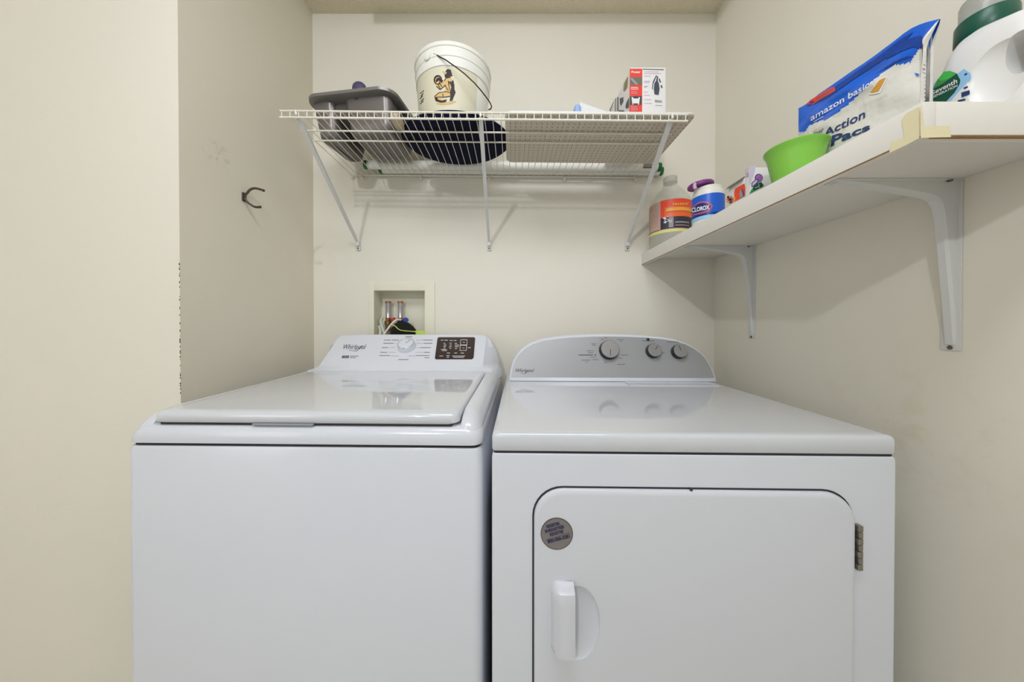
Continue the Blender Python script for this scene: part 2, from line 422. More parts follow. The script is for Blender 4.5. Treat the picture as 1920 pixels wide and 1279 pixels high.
b.print_poly([(642.5, 667), (655, 667), (653, 671.6), (640.5, 671.6)], wf, 'logo'); b.print_text('5.0.0', [(643.5, 670.8), (651.5, 670.8), (652.5, 668), (644.5, 668)], wf, 'white', 0, 0, .0012)
b.build('badge', WM, label='small dark badge'); b = B()
for x0_, x1_, yy in ((656.5, 672, 668), (656, 667, 670.8), (720, 733, 638), (735, 748, 638), (719, 738, 644), (716, 728, 652), (713, 726, 661), (711, 723, 667), (724, 731, 667), (760, 773, 631.5), (793, 811, 638), (794, 811, 644), (788, 808, 652), (795, 806, 661), (780, 805, 667), (796, 805, 671), (747, 766, 674.5)):
    b.print_line((x0_, yy), (x1_, yy), 1.0, wf, 'ink')
for x0_, x1_, yy in ((739, 743, 644), (732, 740, 652), (729, 742, 661), (733, 748, 667.5), (781, 792, 638), (781, 793, 644), (782, 787, 652), (779, 794, 661), (766, 780, 667.5)):
    b.print_line((x0_, yy), (x1_, yy), .5, wf, 'inklight')
b.build('cycle_lettering', WM, label='small grey printed lettering')
dc = wf(763, 651, 0)
b = B(); b.lathe([(.0335, 0), (.0335, .004), (.0315, .014), (.030, .019), (.027, .0205), (0.0005, .021)], 'plastic', dc, 40, fn)
dial = b.build('dial', WM)
us = (mw.to_3x3() @ Vector((1, 0, 0))); vs_ = fn.cross(us).normalized()
if vs_.z < 0: vs_ = -vs_
def ringpoly(b, c, r0, r1, a0, a1, m, n=20):
    P = [c+(us*math.cos(a)+vs_*math.sin(a))*r1 for a in [a0+(a1-a0)*k/n for k in range(n+1)]]+[c+(us*math.cos(a)+vs_*math.sin(a))*r0 for a in [a1-(a1-a0)*k/n for k in range(n+1)]]
    n_ = n+1
    b.add(P, [(i, i+1, 2*n_-2-i, 2*n_-1-i) for i in range(n)], m)
b = B(); tp = dc+fn*.0213
ringpoly(b, dc+fn*.0207, .0275, .0295, -.9, 1.9, 'inklight'); ringpoly(b, dc+fn*.0207, .0275, .0295, 2.2, 4.3, 'inklight')
ringpoly(b, dc+fn*.0209, .0275, .0298, 4.5, 4.85, 'logo', 6)
d1 = (us*.5+vs_*.8).normalized(); d2 = d1.cross(fn)
b.prism([tp+d1*.001+d2*.0006, tp+d1*.021+d2*.0006, tp+d1*.021-d2*.0006, tp+d1*.001-d2*.0006], fn*.0008, 'ink')
b.build('dial_pointer', WM)

# ------------------------------------------------------------------ dryer
DR = thing('clothes_dryer', 'white front-load clothes dryer with silver rounded control panel', 'clothes dryer', (.3305, .572, 0), math.radians(-1.3))
md = xf(DR)
b = B(); b.loft([rrect(0, .34, .3685, .34, .006, z) for z in (0, .872)]+[rrect(0, .34, .3675, .339, .006, .877), rrect(0, .34, .364, .336, .005, .8795)], 'enamel')
b.build('cabinet', DR, world=False)
b = B(); b.loft([rrect(0, .34, .3655, .337, .006, z) for z in (.875, .886)], 'gap'); b.build('seam', DR, world=False)
b = B(); b.loft([rrect(0, .34, .3665, .338, .006, .8835), rrect(0, .34, .3685, .340, .008, .886), rrect(0, .34, .3685, .340, .008, .909), rrect(0, .34, .3672, .3387, .01, .9143), rrect(0, .34, .364, .3355, .012, .9165), rrect(0, .34, .355, .327, .012, .9172)], 'lidgloss')
b.box((.05, .455, .9165), (.34, .52, .9195), 'lidgloss', .0014)
b.build('top_panel', DR, world=False, smooth=50)
# door (gap ring, plate with scooped pocket)
fpl = plane(md @ Vector((0, 0, 0)), md.to_3x3() @ Vector((0, -1, 0)), 0)
imd = md.inverted()
def dl(px, py): return imd @ fpl(px, py)
def dl2(px, py, y):
    f_ = plane(md @ Vector((0, y, 0)), md.to_3x3() @ Vector((0, -1, 0)), 0); return imd @ f_(px, py)
x_l = dl(998, 1000).x; x_r = dl(1599, 1000).x; z_t = dl(1290, 914).z; z_b = .27
cx, hw = (x_l+x_r)/2, (x_r-x_l)/2; cz, hh = (z_t+z_b)/2, (z_t-z_b)/2
def vr(ins, y, r=.056): return [Vector((p[0], y, p[1])) for p in rrect(cx, cz, hw-ins, hh-ins, r-ins*.6, None, 8)]
b = B(); b.loft([vr(0, .002), vr(0, -.0012)], 'gap'); b.build('door_gap', DR, world=False)
b = B(); b.loft([vr(.003, .012), vr(.003, -.004), vr(.0042, -.0075), vr(.0075, -.0095), vr(.012, -.010)], 'enamel')
door = b.build('door', DR, world=False)
pc = dl2(1084, 1168, -.01)
b = B(); b.lathe([(math.sin(a/16*PI)*1.0+.0001, -math.cos(a/16*PI)) for a in range(17)], 'enamel', (0, 0, 0), 40)
b.v = [Vector((v.x*.040, v.y*.0085, v.z*.068))+Vector((pc.x, -.0103, pc.z)) for v in b.v]
cutter = b.build('cutter', None, world=False); cutter.parent = DR
cut(door, cutter)
isub(door, DR)
# handle: wedge that lifts off the door towards its right edge
hA, hB_ = dl2(1034, 1093, -.016), dl2(1078, 1243, -.028)
b = B(); rings = []
zt, zb = hA.z, hB_.z; NN = 14
for k in range(NN+1):
    z = zb+(zt-zb)*k/NN
    e = min(1, (zt-z)/.018, (z-zb)/.008); e = math.sqrt(max(0, 1-(1-max(e, 0))**2))
    d = .024*(.25+.75*e); x0_ = hA.x+.004*(1-e); x1_ = hB_.x
    pr = []
    for t in (0, .08, .2, .35, .6, .9, .97, 1):
        pr.append(Vector((x0_+(x1_-x0_)*t, -.009-d*min(1, (t/.35))**.55*(1 if t < .95 else .94), z)))
    pr.append(Vector((x1_, -.009-d*.55, z))); pr.append(Vector((x1_-.006, -.009-d*.5, z))); pr.append(Vector((hA.x+.012, -.008, z)))
    rings.append(pr)
b.loft(rings, 'enamel')
hd = b.build('handle', None, world=False, smooth=45); hd.parent = door
# hinges (upper one in view)
b = B(); h0, h1 = dl(1603, 980), dl(1603, 1063)
n = 7
for k in range(n):
    za = h0.z+(h1.z-h0.z)*k/n; zb_ = h0.z+(h1.z-h0.z)*(k+1)/n
    if k % 2 == 0: b.box((h0.x-.0045, -.0105, zb_+.0003), (h0.x+.0045, 0.0, za-.0003), 'hinge', .0012)
    else: b.box((h0.x-.003, -.0103, zb_+.0003), (h0.x+.0045, 0.0, za-.0003), 'hinge', .0012); b.box((h0.x-.0045, -.006, zb_+.0004), (h0.x-.002, 0.0, za-.0004), 'gap')
b.build('hinge', DR, world=False)
b = B(); c = dl(1293, 915); b.lathe([(.0015, 0), (.003, .004), (.001, .006)], 'gap', (c.x, -.002, c.z), 10, (0, -1, 0)); b.build('catch', DR, world=False)
# round sticker
sc = dl2(1044, 1001, -.0105)
b = B(); b.lathe([(.0295, 0), (.0295, .0006), (.0278, .0008)], 'stickerrim', (sc.x, -.0099, sc.z), 48, (0, -1, 0))
b.lathe([(.0278, 0.0004), (.0278, .0010)], 'sticker', (sc.x, -.0099, sc.z), 48, (0, -1, 0))
b.v = [md @ v for v in b.v]
ss = plane(md @ Vector((0, -.0112, 0)), md.to_3x3() @ Vector((0, -1, 0)), .0002)
def rq(cx_, cy_, w_, h_, deg):
    a = math.radians(deg); c_, s_ = math.cos(a), math.sin(a)
    return [(cx_+x*c_+y*s_, cy_-x*s_+y*c_) for x, y in ((-w_/2, h_/2), (w_/2, h_/2), (w_/2, -h_/2), (-w_/2, -h_/2))]
for t, x, y, w_, h_ in (('REGISTER', 1037, 984.5, 26, 6.2), ('ENREGISTRER', 1040, 992, 37, 6.2), ('REGISTRE', 1043.5, 999.5, 26, 6.2), ('800-000-3281', 1047.5, 1010.5, 43, 7)):
    b.print_text(t, rq(x, y, w_, h_, 15), ss, 'stickerink', .045)
b.print_line((1023, 1013), (1068, 999), .8, ss, 'stickerrim')
st = b.build('round_sticker', None, world=False, label='round grey sticker with indigo lettering')
st.data.transform(md.inverted()); st.parent = door
# dryer console
cy0, cz0, cy1, cz1 = .528, .917, .585, 1.083
ox = .0115
def cp(u, z, off=0.0):
    t = (z-cz0)/(cz1-cz0); return Vector((ox+u, cy0+(cy1-cy0)*t+off, z))
half = [(.3655, .917), (.364, .935), (.359, .961), (.349, .990), (.334, 1.013), (.312, 1.034), (.284, 1.051), (.245, 1.0645), (.20, 1.0725), (.14, 1.0785), (.07, 1.0820), (0, 1.083)]
out = [(-u, z) for u, z in half]+[(u, z) for u, z in half[::-1][1:]]
def inset(d, bot):
    c_ = (0, 1.0); r = []
    for u, z in out:
        su = (.3655-d)/.3655; h_ = 1.083-.917
        r.append((u*su, bot+(z-.917)*(h_-d-(bot-.917))/h_))
    return r
b = B()
b.loft([[Vector((ox+u, .655, z)) for u, z in inset(.006, .917)], [Vector((ox+u, .65, z)) for u, z in out], [cp(u, z, .008) for u, z in out], [cp(u, z, .003) for u, z in inset(.001, .917)], [cp(u, z, 0) for u, z in inset(.004, .919)]], 'plastic')
b.build('console', DR, world=False, smooth=50)
b = B(); P = inset(.0085, .931)
b.loft([[cp(u, z, .001) for u, z in P], [cp(u, z, -.0008) for u, z in P]], 'silver'); b.build('control_panel', DR, world=False, label='silver grey control panel')
b = B(); b.box((ox-.345, .531, .9165), (ox+.345, .60, .9185), 'gap'); b.build('console_seam', DR, world=False)
dn = (md.to_3x3() @ Vector((0, -(cz1-cz0), cy1-cy0))).normalized()
df = plane(md @ cp(0, cz0), dn, .0012)
us = (md.to_3x3() @ Vector((1, 0, 0))); vs_ = dn.cross(us).normalized()
if vs_.z < 0: vs_ = -vs_
for (px, py, r, ang) in ((1141, 657, .0345, -94), (1223.5, 659, .0255, 52), (1271, 660.5, .0255, 103)):
    c = df(px, py, 0)
    b = B(); b.lathe([(r*1.03, 0), (r*1.0, .006), (r*.97, .019), (r*.93, .021)], 'knobdark', c, 40, dn)
    b.lathe([(r*.935, .0205), (r*.93, .0225), (r*.88, .0238), (.0005, .0238)], 'knob', c, 40, dn)
    d1 = us*math.cos(math.radians(ang))+vs_*math.sin(math.radians(ang)); d2 = d1.cross(dn); tp = c+dn*.0236
    b.prism([tp+d1*r*.05+d2*.0008, tp+d1*r*.72+d2*.0008, tp+d1*r*.72-d2*.0008, tp+d1*r*.05-d2*.0008], dn*.0009, 'gap')
    b.build('knob', DR)
b = B(); b.print_text('Whirlpool', [(965.5, 700), (1000.5, 700), (1001.5, 691.5), (967, 691.5)], df, 'logo', .012, .2)
b.print_line((977, 700), (984, 701.5), .6, df, 'logo'); b.print_line((984, 701.5), (993, 693), .7, df, 'logo')
b.build('logo', DR, label='dark brand lettering'); b = B()
c = df(1214.5, 637, .0); b.lathe([(.0058, 0), (.0055, .003), (.003, .0042)], 'knobdark', c, 16, dn)
b.build('indicator_light', DR); b = B()
for x0_, x1_, yy in ((1126, 1132, 636.5), (1133, 1138, 634), (1157, 1169, 637), (1162, 1166, 640), (1108, 1117, 645), (1110, 1117, 647.5), (1100, 1114, 658), (1102, 1113, 662), (1107, 1118, 670), (1090, 1107, 675.5), (1097, 1102, 679), (1111, 1122, 674.5), (1133, 1139, 680), (1160, 1166, 672), (1157, 1172, 683.5), (1165, 1178, 666), (1203, 1227, 639.5), (1250, 1272, 641.5), (1240, 1246, 661.5)):
    b.print_line((x0_, yy), (x1_, yy), .9, df, 'ink')
b.print_line((1085, 666), (1112, 666), 1.3, df, 'logo'); c = df(1116, 665.7, 0); b.lathe([(.0026, .001), (.002, .0022)], 'logo', c, 10, dn)
for k in range(22):
    a = math.radians(-50+k*13); r0, r1 = 22, 24.5
    if 195 < -50+k*13 % 360 < 0: continue
    b.print_line((1141+math.cos(a)*r0, 657-math.sin(a)*r0*.93), (1141+math.cos(a)*r1, 657-math.sin(a)*r1*.93), .5, df, 'inklight')
b.build('cycle_lettering', DR, label='small dark printed lettering')

# ------------------------------------------------------------------ wire shelf
XA, XB, YF, YK = -.677, .512, .915, 1.306
def zd(x): return 1.7425-.0095*(x-XA)
WS = thing('wire_shelf', 'white vinyl-coated wire shelf with diagonal braces on the back wall', 'shelf', (-.085, 1.32, 1.737))
b = B(); N = 48
for i in range(N+1):
    x = XA+.006+(XB-XA-.012)*i/N; z = zd(x)
    b.tube([(x, YK, z+.0025), (x, YF+.004, z+.0025), (x, YF, z), (x, YF-.0015, z-.006), (x, YF-.001, z-.0185)], .0013, 'wire', 6)
b.build('wire_deck', WS)
for y, dz, r, nm in ((YF, 0, .0028, 'front_rail'), (YF-.001, -.0195, .0030, 'front_rail'), (1.006, -.001, .0026, 'cross_rail'), (1.060, -.001, .0026, 'cross_rail'), (YK, 0, .0028, 'back_rail')):
    a, c_ = (XA, XB)
    B().tube([(a, y, zd(a)+dz), (c_, y, zd(c_)+dz)], r, 'wire', 10).build(nm, WS)
for xt, xb in ((-.628, -.646), (-.0915, -.096), (.466, .484)):
    zt = zd(xt)
    b = B(); P0 = Vector((xt, YF+.004, zt-.012)); P1 = Vector((xb, 1.309, 1.462))
    sd = Vector((1, 0, 0)); dr = (P1-P0).normalized(); nn = dr.cross(sd).normalized()
    rings = []
    for t, hwid, dep in ((0, .006, .004), (.03, .0066, .005), (.93, .0052, .005), (1, .0045, .002)):
        c = P0+(P1-P0)*t; rings.append([c+sd*hwid+nn*dep, c-sd*hwid+nn*dep, c-sd*hwid*.9-nn*dep, c+sd*hwid*.9-nn*dep])
    b.loft(rings, 'bracket')
    b.tube([P0+Vector((0, 0, .014)), P0+Vector((0, -.008, .01)), P0+Vector((0, -.008, 0)), P0], .0032, 'wire', 8)
    br = isub(b.build('support_brace', WS), WS)
    b = B(); b.box((xb-.0085, 1.3125, 1.430), (xb+.0085, 1.3198, 1.468), 'bracket', .002); b.box((xb-.007, 1.303, 1.447), (xb+.007, 1.3135, 1.468), 'bracket', .002)
    b.lathe([(.003, 0), (.0035, .002), (.001, .003)], 'screw', (xb, 1.3125, 1.438), 12, (0, -1, 0))
    f = b.build('wall_foot', WS); f.parent = br
for px in (662, 680, 790, 918, 1058, 1190):
    x = (px-960)*1.312/F
    b = B(); z = zd(x); b.box((x-.005, 1.303, z-.013), (x+.005, 1.3198, z-.003), 'wire', .002); b.tube([(x, 1.300, z+.001), (x, 1.301, z-.006), (x, 1.306, z-.009)], .0018, 'wire', 6)
    b.build('wall_clip', WS)

# fluorescent tubes lying along the back
for i, (y, dx, z_, lb) in enumerate(((1.2625, .598, 0, 'long white fluorescent tube with green ends, the one nearer the front of the wire shelf'), (1.2970, .622, 0, 'long white fluorescent tube with green ends, the one closest to the back wall'))):
    xa = -.594+i*.045; xb = dx; r = .0168
    ta = zd(xa)+.0042+r; tb = zd(min(xb, XB))+.0042+r+.001
    T = thing('fluorescent_tube', lb, 'light tube', ((xa+xb)/2, y, (ta+tb)/2), 0, 'fluorescent tubes on the wire shelf')
    P = lambda t: Vector((xa+(xb-xa)*t, y, ta+(tb-ta)*t))
    b = B(); b.tube([P(.012), P(.988)], r, 'tube', 20)
    b.build('glass_tube', T)
    for t0, t1 in ((0, .012), (.988, 1)):
        b = B(); b.tube([P(t0), P(t1)], r*.98, 'green', 20); b.build('end_cap', T, label='green end cap')
    if i == 0:
        b = B(); c = P(.955)
        for k in range(4): b.box((c.x-.022, y-r-.0012, c.z-.011+k*.006), (c.x+.018-.006*(k % 2), y-r+.004, c.z-.0085+k*.006), 'chip')
        b.build('printed_mark', T)

# dark grey pan
PN = thing('baking_pan', 'dark grey metal pan with a deep dividing groove, left end of wire shelf', 'pan', (-.516, 1.147, zd(-.66)+.0045), math.radians(-8))
b = B(); H = .128
def tap(x0, x1, y0_, y1_, t, r):
    k = 1-t; s_ = .020*k; return rrect((x0+x1)/2+ (0.006*k), (y0_+y1_)/2+.0*k, (x1-x0)/2-s_*.5, (y1_-y0_)/2-s_, r)
for x0_, x1_ in ((-.146, -.062), (-.030, .136)):
    rings = []
    for t, ex in ((0, .012), (.03, .004), (.08, 0), (.3, 0), (.6, 0), (.94, 0)):
        rings.append([Vector((p[0], p[1], H*t)) for p in tap(x0_+ex, x1_-ex, -.118+ex, .080+.018*t-ex, t, .022)])
    b.loft(rings, 'pan')
b.box((-.07, -.10, H*.55), (-.02, .09, H*.94), 'pan')
b.build('tray', PN, world=False, smooth=50)
b = B(); b.loft([rrect(0, -.006, .150, .128, .045, H*.90, 8), rrect(0, -.006, .157, .134, .05, H*.915, 8), rrect(0, -.006, .158, .135, .05, H*.985, 8), rrect(0, -.006, .154, .131, .05, H, 8), rrect(0, -.006, .146, .123, .045, H, 8), rrect(0, -.006, .142, .119, .045, H*.95, 8)], 'panrim')
b.build('rim', PN, world=False, smooth=40)
kb = B(); kz = zd(-.53)+.004+H*.95
kb.lathe([(.017, 0), (.019, .03), (.020, .045), (.018, .056), (.012, .063), (.004, .066)], 'purplegrey', (-.507, 1.042, kz-.010), 24, sx=1.15, sy=.8)
o = kb.build('scrub_brush', label='purple-grey rounded brush top sticking up out of the grey pan', category='brush')
# floral cloth
b = B(); b.box((-.372, .955, zd(-.36)+.004), (-.348, 1.02, zd(-.36)+.032), 'floral', .006, 3)
b.build('folded_cloth', label='folded pale floral cloth wedged between grey pan and navy cushion', category='cloth')
# navy cushion
cz_ = zd(-.38)+.0045
b = B(); prof = [(.0005, 0), (.15, 0), (.170, .003), (.180, .010), (.184, .016), (.180, .023), (.168, .030), (.13, .034), (.0005, .035)]
b.lathe(prof, 'navy', (-.193, 1.093, cz_), 56, sx=1, sy=.81)
b.tube([(-.193+.1845*math.cos(a/28*2*PI), 1.093+.150*math.sin(a/28*2*PI), cz_+.016) for a in range(29)], .0022, 'navy', 6)
b.build('seat_cushion', label='navy blue oval cushion lying flat under the white bucket', category='cushion')
# bucket
bc = Vector((-.203, 1.090, cz_+.0352))
BK = thing('bucket', 'white plastic bucket printed with a kneeling baseball player', 'bucket', bc)
rb = lambda z: .112+.010*z/.14
b = B(); b.lathe([(.098, .0), (.110, .0), (.1125, .003), (rb(.137), .137), (.1245, .1385), (.1255, .165), (.1275, .167), (.1277, .172), (.1262, .174), (.127, .195), (.1295, .197), (.1305, .203), (.129, .209), (.1255, .2095), (.122, .206), (.118, .13), (.108, .006), (.0005, .006)], 'bucket', bc, 64)
body = b.build('body', BK)
b = B()
c0 = math.radians(-170); 
rr = []
for z in (.004, .04, .08, .12, .136):
    rr.append([bc+Vector(((rb(z)+.0006)*math.cos(a), (rb(z)+.0006)*math.sin(a), z)) for a in [math.radians(-205+k*4) for k in range(0, 42)]])
b.loft(rr, 'bucketlabel', caps=False, closed=False)
bs = cone(bc, rb, .0012)
Zm = lambda pts: [(770+x/8.53, 70+y/8.53) for x, y in pts]
def cat(pts, m, e): b.print_poly(Zm(pts), bs, m, 6, e)
circ = lambda cx_, cy_, rx, ry, n=18, a0=0, a1=360: [(cx_+rx*math.cos(math.radians(a0+(a1-a0)*k/n)), cy_+ry*math.sin(math.radians(a0+(a1-a0)*k/n))) for k in range(n if a1-a0 == 360 else n+1)]
cat([(405, 1065), (520, 1085), (640, 1070), (735, 1030), (715, 1015), (560, 1035), (430, 1045)], 'tan', .0010)
cat([(560, 660), (640, 645), (690, 700), (700, 820), (705, 900), (660, 950), (560, 940), (535, 860), (560, 780), (540, 700)], 'tan', .0011)
cat([(380, 940), (450, 885), (560, 870), (660, 900), (650, 950), (500, 960), (440, 1030), (385, 1000)], 'tan', .0012)
cat([(400, 720), (450, 700), (520, 710), (560, 690), (570, 760), (480, 830), (420, 780)], 'tan', .0012)
cat([(590, 690), (640, 720), (680, 680), (700, 760), (700, 830), (720, 880), (690, 950), (665, 1015), (620, 1015), (635, 950), (660, 900), (630, 870), (650, 800), (630, 740)], 'black', .0014)
cat(circ(435, 680, 68, 78), 'black', .0013); cat(circ(440, 690, 50, 58), 'tan', .0015); cat([(395, 700), (420, 650), (460, 640), (520, 690), (500, 730), (450, 690), (410, 720)], 'black', .0017)
cat([(555, 540), (590, 505), (640, 520), (655, 570), (670, 620), (630, 625), (600, 640), (560, 645), (540, 620), (550, 590), (580, 570)], 'black', .0014)
cat([(505, 540), (530, 535), (560, 560), (575, 580), (545, 590), (515, 565)], 'tan', .0015)
cat([(380, 950), (420, 955), (440, 1000), (500, 1010), (580, 990), (560, 1035), (490, 1045), (400, 1020)], 'black', .0014)
for a_, c_ in (((555, 868), (645, 885)), ((555, 650), (640, 640)), ((640, 700), (600, 760)), ((560, 655), (535, 700)), ((380, 945), (450, 885)), ((450, 885), (560, 868)), ((470, 700), (440, 760)), ((410, 780), (470, 835)), ((640, 940), (560, 955)), ((600, 700), (625, 850)), ((500, 960), (610, 945)), ((510, 900), (525, 960)), ((545, 760), (600, 850)), ((430, 740), (480, 830)), ((480, 830), (560, 760)), ((400, 960), (500, 950)), ((460, 730), (500, 790))):
    b.print_line(Zm([a_])[0], Zm([c_])[0], 1.3, bs, 'black', .0018)
for k in range(5):
    x0_ = 150+k*8; b.print_line(Zm([(150+(k % 2)*14, 900+k*42)])[0], Zm([(212-(k % 3)*10, 850+k*42)])[0], 1.5, bs, 'black', .0012)
b.build('printed_label', BK, label='cream wrap label with tan and black baseball player')
b = B()
pts = [(806, 99, .978), (818, 103, .968), (835, 112, .955), (855, 126, .950), (872, 139, .950), (890, 156, .956), (903, 171, .968), (913, 184, .985), (919, 193, .998), (922, 200, 1.008), (920, 204.5, 1.014), (916, 205.5, 1.02)]
W3 = [C0+ray(x, y)*(D/ray(x, y).y) for x, y, D in pts]
b.tube(W3, .0019, 'wiredark', 8); b.build('bail_handle', BK, label='dark wire carrying handle')
for sx_, an in ((1, -118), (1, 62)):
    a = math.radians(an); n_ = Vector((math.cos(a), math.sin(a), 0)); c = bc+n_*.124+Vector((0, 0, .176))
    b = B(); b.lathe([(.014, 0), (.0135, .006), (.009, .008), (.0005, .0085)], 'bucket', c, 20, n_); b.build('handle_ear', BK)

# ironing board
zb0 = zd(.24)+.0045
IB = thing('tabletop_ironing_board', 'flat beige perforated ironing board lying under the iron box', 'ironing board', (.25, 1.06, zb0))
tlt = -.0095
def brd(z, ins): return [Vector((p[0], p[1], zb0+z+tlt*(p[0]-.24))) for p in rrect(.262, 1.062, .283-ins, .140-ins, .022, None, 8)]
B().loft([brd(0, .002), brd(.003, 0), brd(.0035, 0)], 'mesh').build('perforated_base', IB)
B().loft([brd(.0036, 0), brd(.0075, 0), brd(.0095, .006)], 'cloth').build('cover', IB)
zt_ = zb0+.0098
# packet on the board
b = B(); b.box((.188, .945, zt_+.001), (.212, 1.03, zt_+.034), 'bluecloth', .01, 3); b.box((.205, .945, zt_+.001), (.305, 1.04, zt_+.05), 'cloth', .012, 3)
for v in b.v:
    t = (v.x-.205)/.1
    v.z = zt_+.001+(v.z-zt_-.001)*(1 if t < 0 else 1-.75*t)-.0095*(v.x-.24)
    v.y += .006*math.sin(v.x*90)
b.build('plastic_packet', label='crumpled white and pale blue packet lying left of the iron box', category='packet')
# iron box
ix0, ix1, iy0, iy1 = .366, .474, .968, 1.235; iz0 = zt_-.0016; iz1 = 1.912
IX = thing('iron_box', 'red and white cardboard box showing a steam iron, standing on the wire shelf', 'box', ((ix0+ix1)/2, (iy0+iy1)/2, iz0))
b = B(); b.box((ix0, iy0, iz0), (ix1, iy1, iz1), 'cardwhite', .0015)
isf = plane((0, iy0, 0), (0, -1, 0), .0004); isl = plane((ix0, 0, 0), (-1, 0, 0), .0004)
Q = lambda pts: [(1130+x/12.79, 120+y/12.79) for x, y in pts]
def fr(pts, m, e=None): b.print_poly(Q(pts), isf, m, None, e)
fr([(650, 115), (950, 115), (945, 1185), (635, 1185)], 'cardred')
fr([(655, 320), (945, 320), (945, 500), (655, 515)], 'cardgrey', .0006); fr([(660, 360), (700, 330), (850, 490), (790, 500)], 'inklight', .0008)
fr([(650, 780), (935, 770), (930, 985), (640, 985)], 'teal', .0006); fr([(690, 800), (890, 800), (870, 980), (710, 980)], 'cardwhite', .0008)
fr([(725, 800), (860, 800), (850, 830), (735, 830)], 'black', .0010); fr([(725, 950), (850, 950), (840, 985), (735, 985)], 'slate', .0010)
fr([(960, 118), (1465, 128), (1465, 150), (960, 140)], 'cardgrey')
b.print_text('Proctor', Q([(690, 225), (905, 225), (905, 165), (690, 165)]), isf, 'white', .02, 0, .0008)
for y in (560, 600, 660, 700, 1020, 1060, 1100): fr([(675, y), (675+120+(y*7 % 90), y), (675+120+(y*7 % 90), y+14), (675, y+14)], 'palepurple' if y > 640 else 'white', .0008)
for y, x1_ in ((185, 1340), (225, 1400), (285, 1150), (410, 1140), (440, 1120), (530, 1090), (550, 1060), (670, 1080), (745, 1130), (850, 1160), (940, 1180)): fr([(990, y), (x1_, y), (x1_, y+13), (990, y+13)], 'palepurple')
fr([(1300, 290), (1330, 300), (1320, 400), (1350, 480), (1365, 600), (1340, 750), (1240, 730), (1225, 600), (1240, 460), (1280, 400)], 'slate')
fr([(1280, 270), (1300, 275), (1220, 460), (1195, 620), (1180, 600), (1200, 430)], 'slate', .0006)
fr([(1345, 340), (1370, 360), (1400, 440), (1380, 460), (1345, 390)], 'slate'); fr([(1385, 510), (1420, 510), (1435, 570), (1405, 585)], 'slate')
fr([(1250, 860), (1420, 880), (1420, 930), (1250, 920)], 'inklight'); fr([(1260, 985), (1430, 990), (1430, 1005), (1260, 1000)], 'inklight')
def fl(pts, m, e=None): b.print_poly(Q(pts), isl, m, None, e)
fl([(590, 320), (615, 310), (600, 560), (520, 670), (495, 640), (510, 470)], 'olive'); fl([(575, 380), (590, 380), (560, 600), (530, 620)], 'cardgrey', .0006)
fl([(350, 800), (385, 790), (385, 1100), (350, 1170)], 'cardgrey'); fl([(410, 830), (500, 790), (500, 900), (440, 1010), (415, 950)], 'slate')
fl([(560, 950), (630, 800), (635, 1040), (580, 1080), (545, 1040)], 'teal'); fl([(385, 1110), (500, 1110), (560, 1175), (385, 1175)], 'slate')
fl([(290, 850), (325, 800), (325, 1150), (290, 1180)], 'inklight'); fl([(160, 1100), (270, 880), (270, 930), (190, 1150)], 'inklight')
b.build('carton', IX)

# ------------------------------------------------------------------ hook on the left wall
HK = thing('wall_hook', 'dark bronze two-pronged hook screwed to the left wall', 'hook', (XL, .976, 1.517))
b = B(); b.box((XL, .970, 1.503), (XL+.004, .984, 1.530), 'bronze', .0018)
b.lathe([(.0025, 0), (.0035, .002), (.001, .0032)], 'screw', (XL+.004, .974, 1.517), 12, (1, 0, 0)); b.build('mounting_plate', HK)
tips = []
for sgn, D1, zt1 in ((1, 1.004, 1.549), (-1, .990, 1.491)):
    zc = 1.517
    P = [(XL+.003, .977, zc+.004*sgn), (XL+.010, .979, zc+.014*sgn), (XL+.016, .983, zc+(abs(zt1-zc)-.004)*sgn*.92), (XL+.025, .988, zc+(abs(zt1-zc))*sgn), (XL+.034, (D1+.988)/2, zc+(abs(zt1-zc)+.001)*sgn), (XL+.041, D1, zt1)]
    # smooth
    Q3 = [Vector(p) for p in P]; S3 = []
    for i in range(len(Q3)-1):
        p0 = Q3[max(i-1, 0)]; p1 = Q3[i]; p2 = Q3[i+1]; p3 = Q3[min(i+2, len(Q3)-1)]
        for k in range(5):
            t = k/5; S3.append(.5*((2*p1)+(p2-p0)*t+(2*p0-5*p1+4*p2-p3)*t*t+(3*p1-p0-3*p2+p3)*t**3))
    S3.append(Q3[-1])
    b = B(); b.tube(S3, .0035, 'bronze', 10); e = S3[-1]; b.lathe([(.0005, -.0045), (.003, -.003), (.0043, 0), (.003, .003), (.0005, .0045)], 'bronze', e, 12); b.build('prong', HK)

# ------------------------------------------------------------------ valve box
VB = thing('washer_valve_box', 'cream recessed plumbing box in the wall above the washing machine', 'valve box', ((hx0+hx1)/2, YB, 1.1))
b = B(); fx0, fx1, fz0, fz1 = -.606, -.3265, 1.0, 1.300; t = .0045
for a, c in (((fx0, fz0), (hx0+.002, fz1)), ((hx1-.002, fz0), (fx1, fz1)), ((hx0, hz1-.002), (hx1, fz1)), ((hx0, fz0), (hx1, fz0+.03))):
    b.box((a[0], YB-t, a[1]), (c[0], YB, c[1]), 'boxplastic', .0012)
b.build('frame', VB)
b = B(); D2 = YB+.072
b.box((hx0, YB, 1.0), (hx0+.002, D2, hz1), 'boxplastic'); b.box((hx1-.002, YB, 1.0), (hx1, D2, hz1), 'boxplastic'); b.box((hx0, YB, hz1-.002), (hx1, D2, hz1), 'boxplastic')
b.box((hx0, YB, .995), (hx1, D2, 1.0), 'boxplastic'); b.box((hx0, D2, .995), (hx1, D2+.002, hz1), 'boxplastic')
b.build('recess', VB)
def at(px, py, D): r = ray(px, py); return C0+r*(D/r.y)
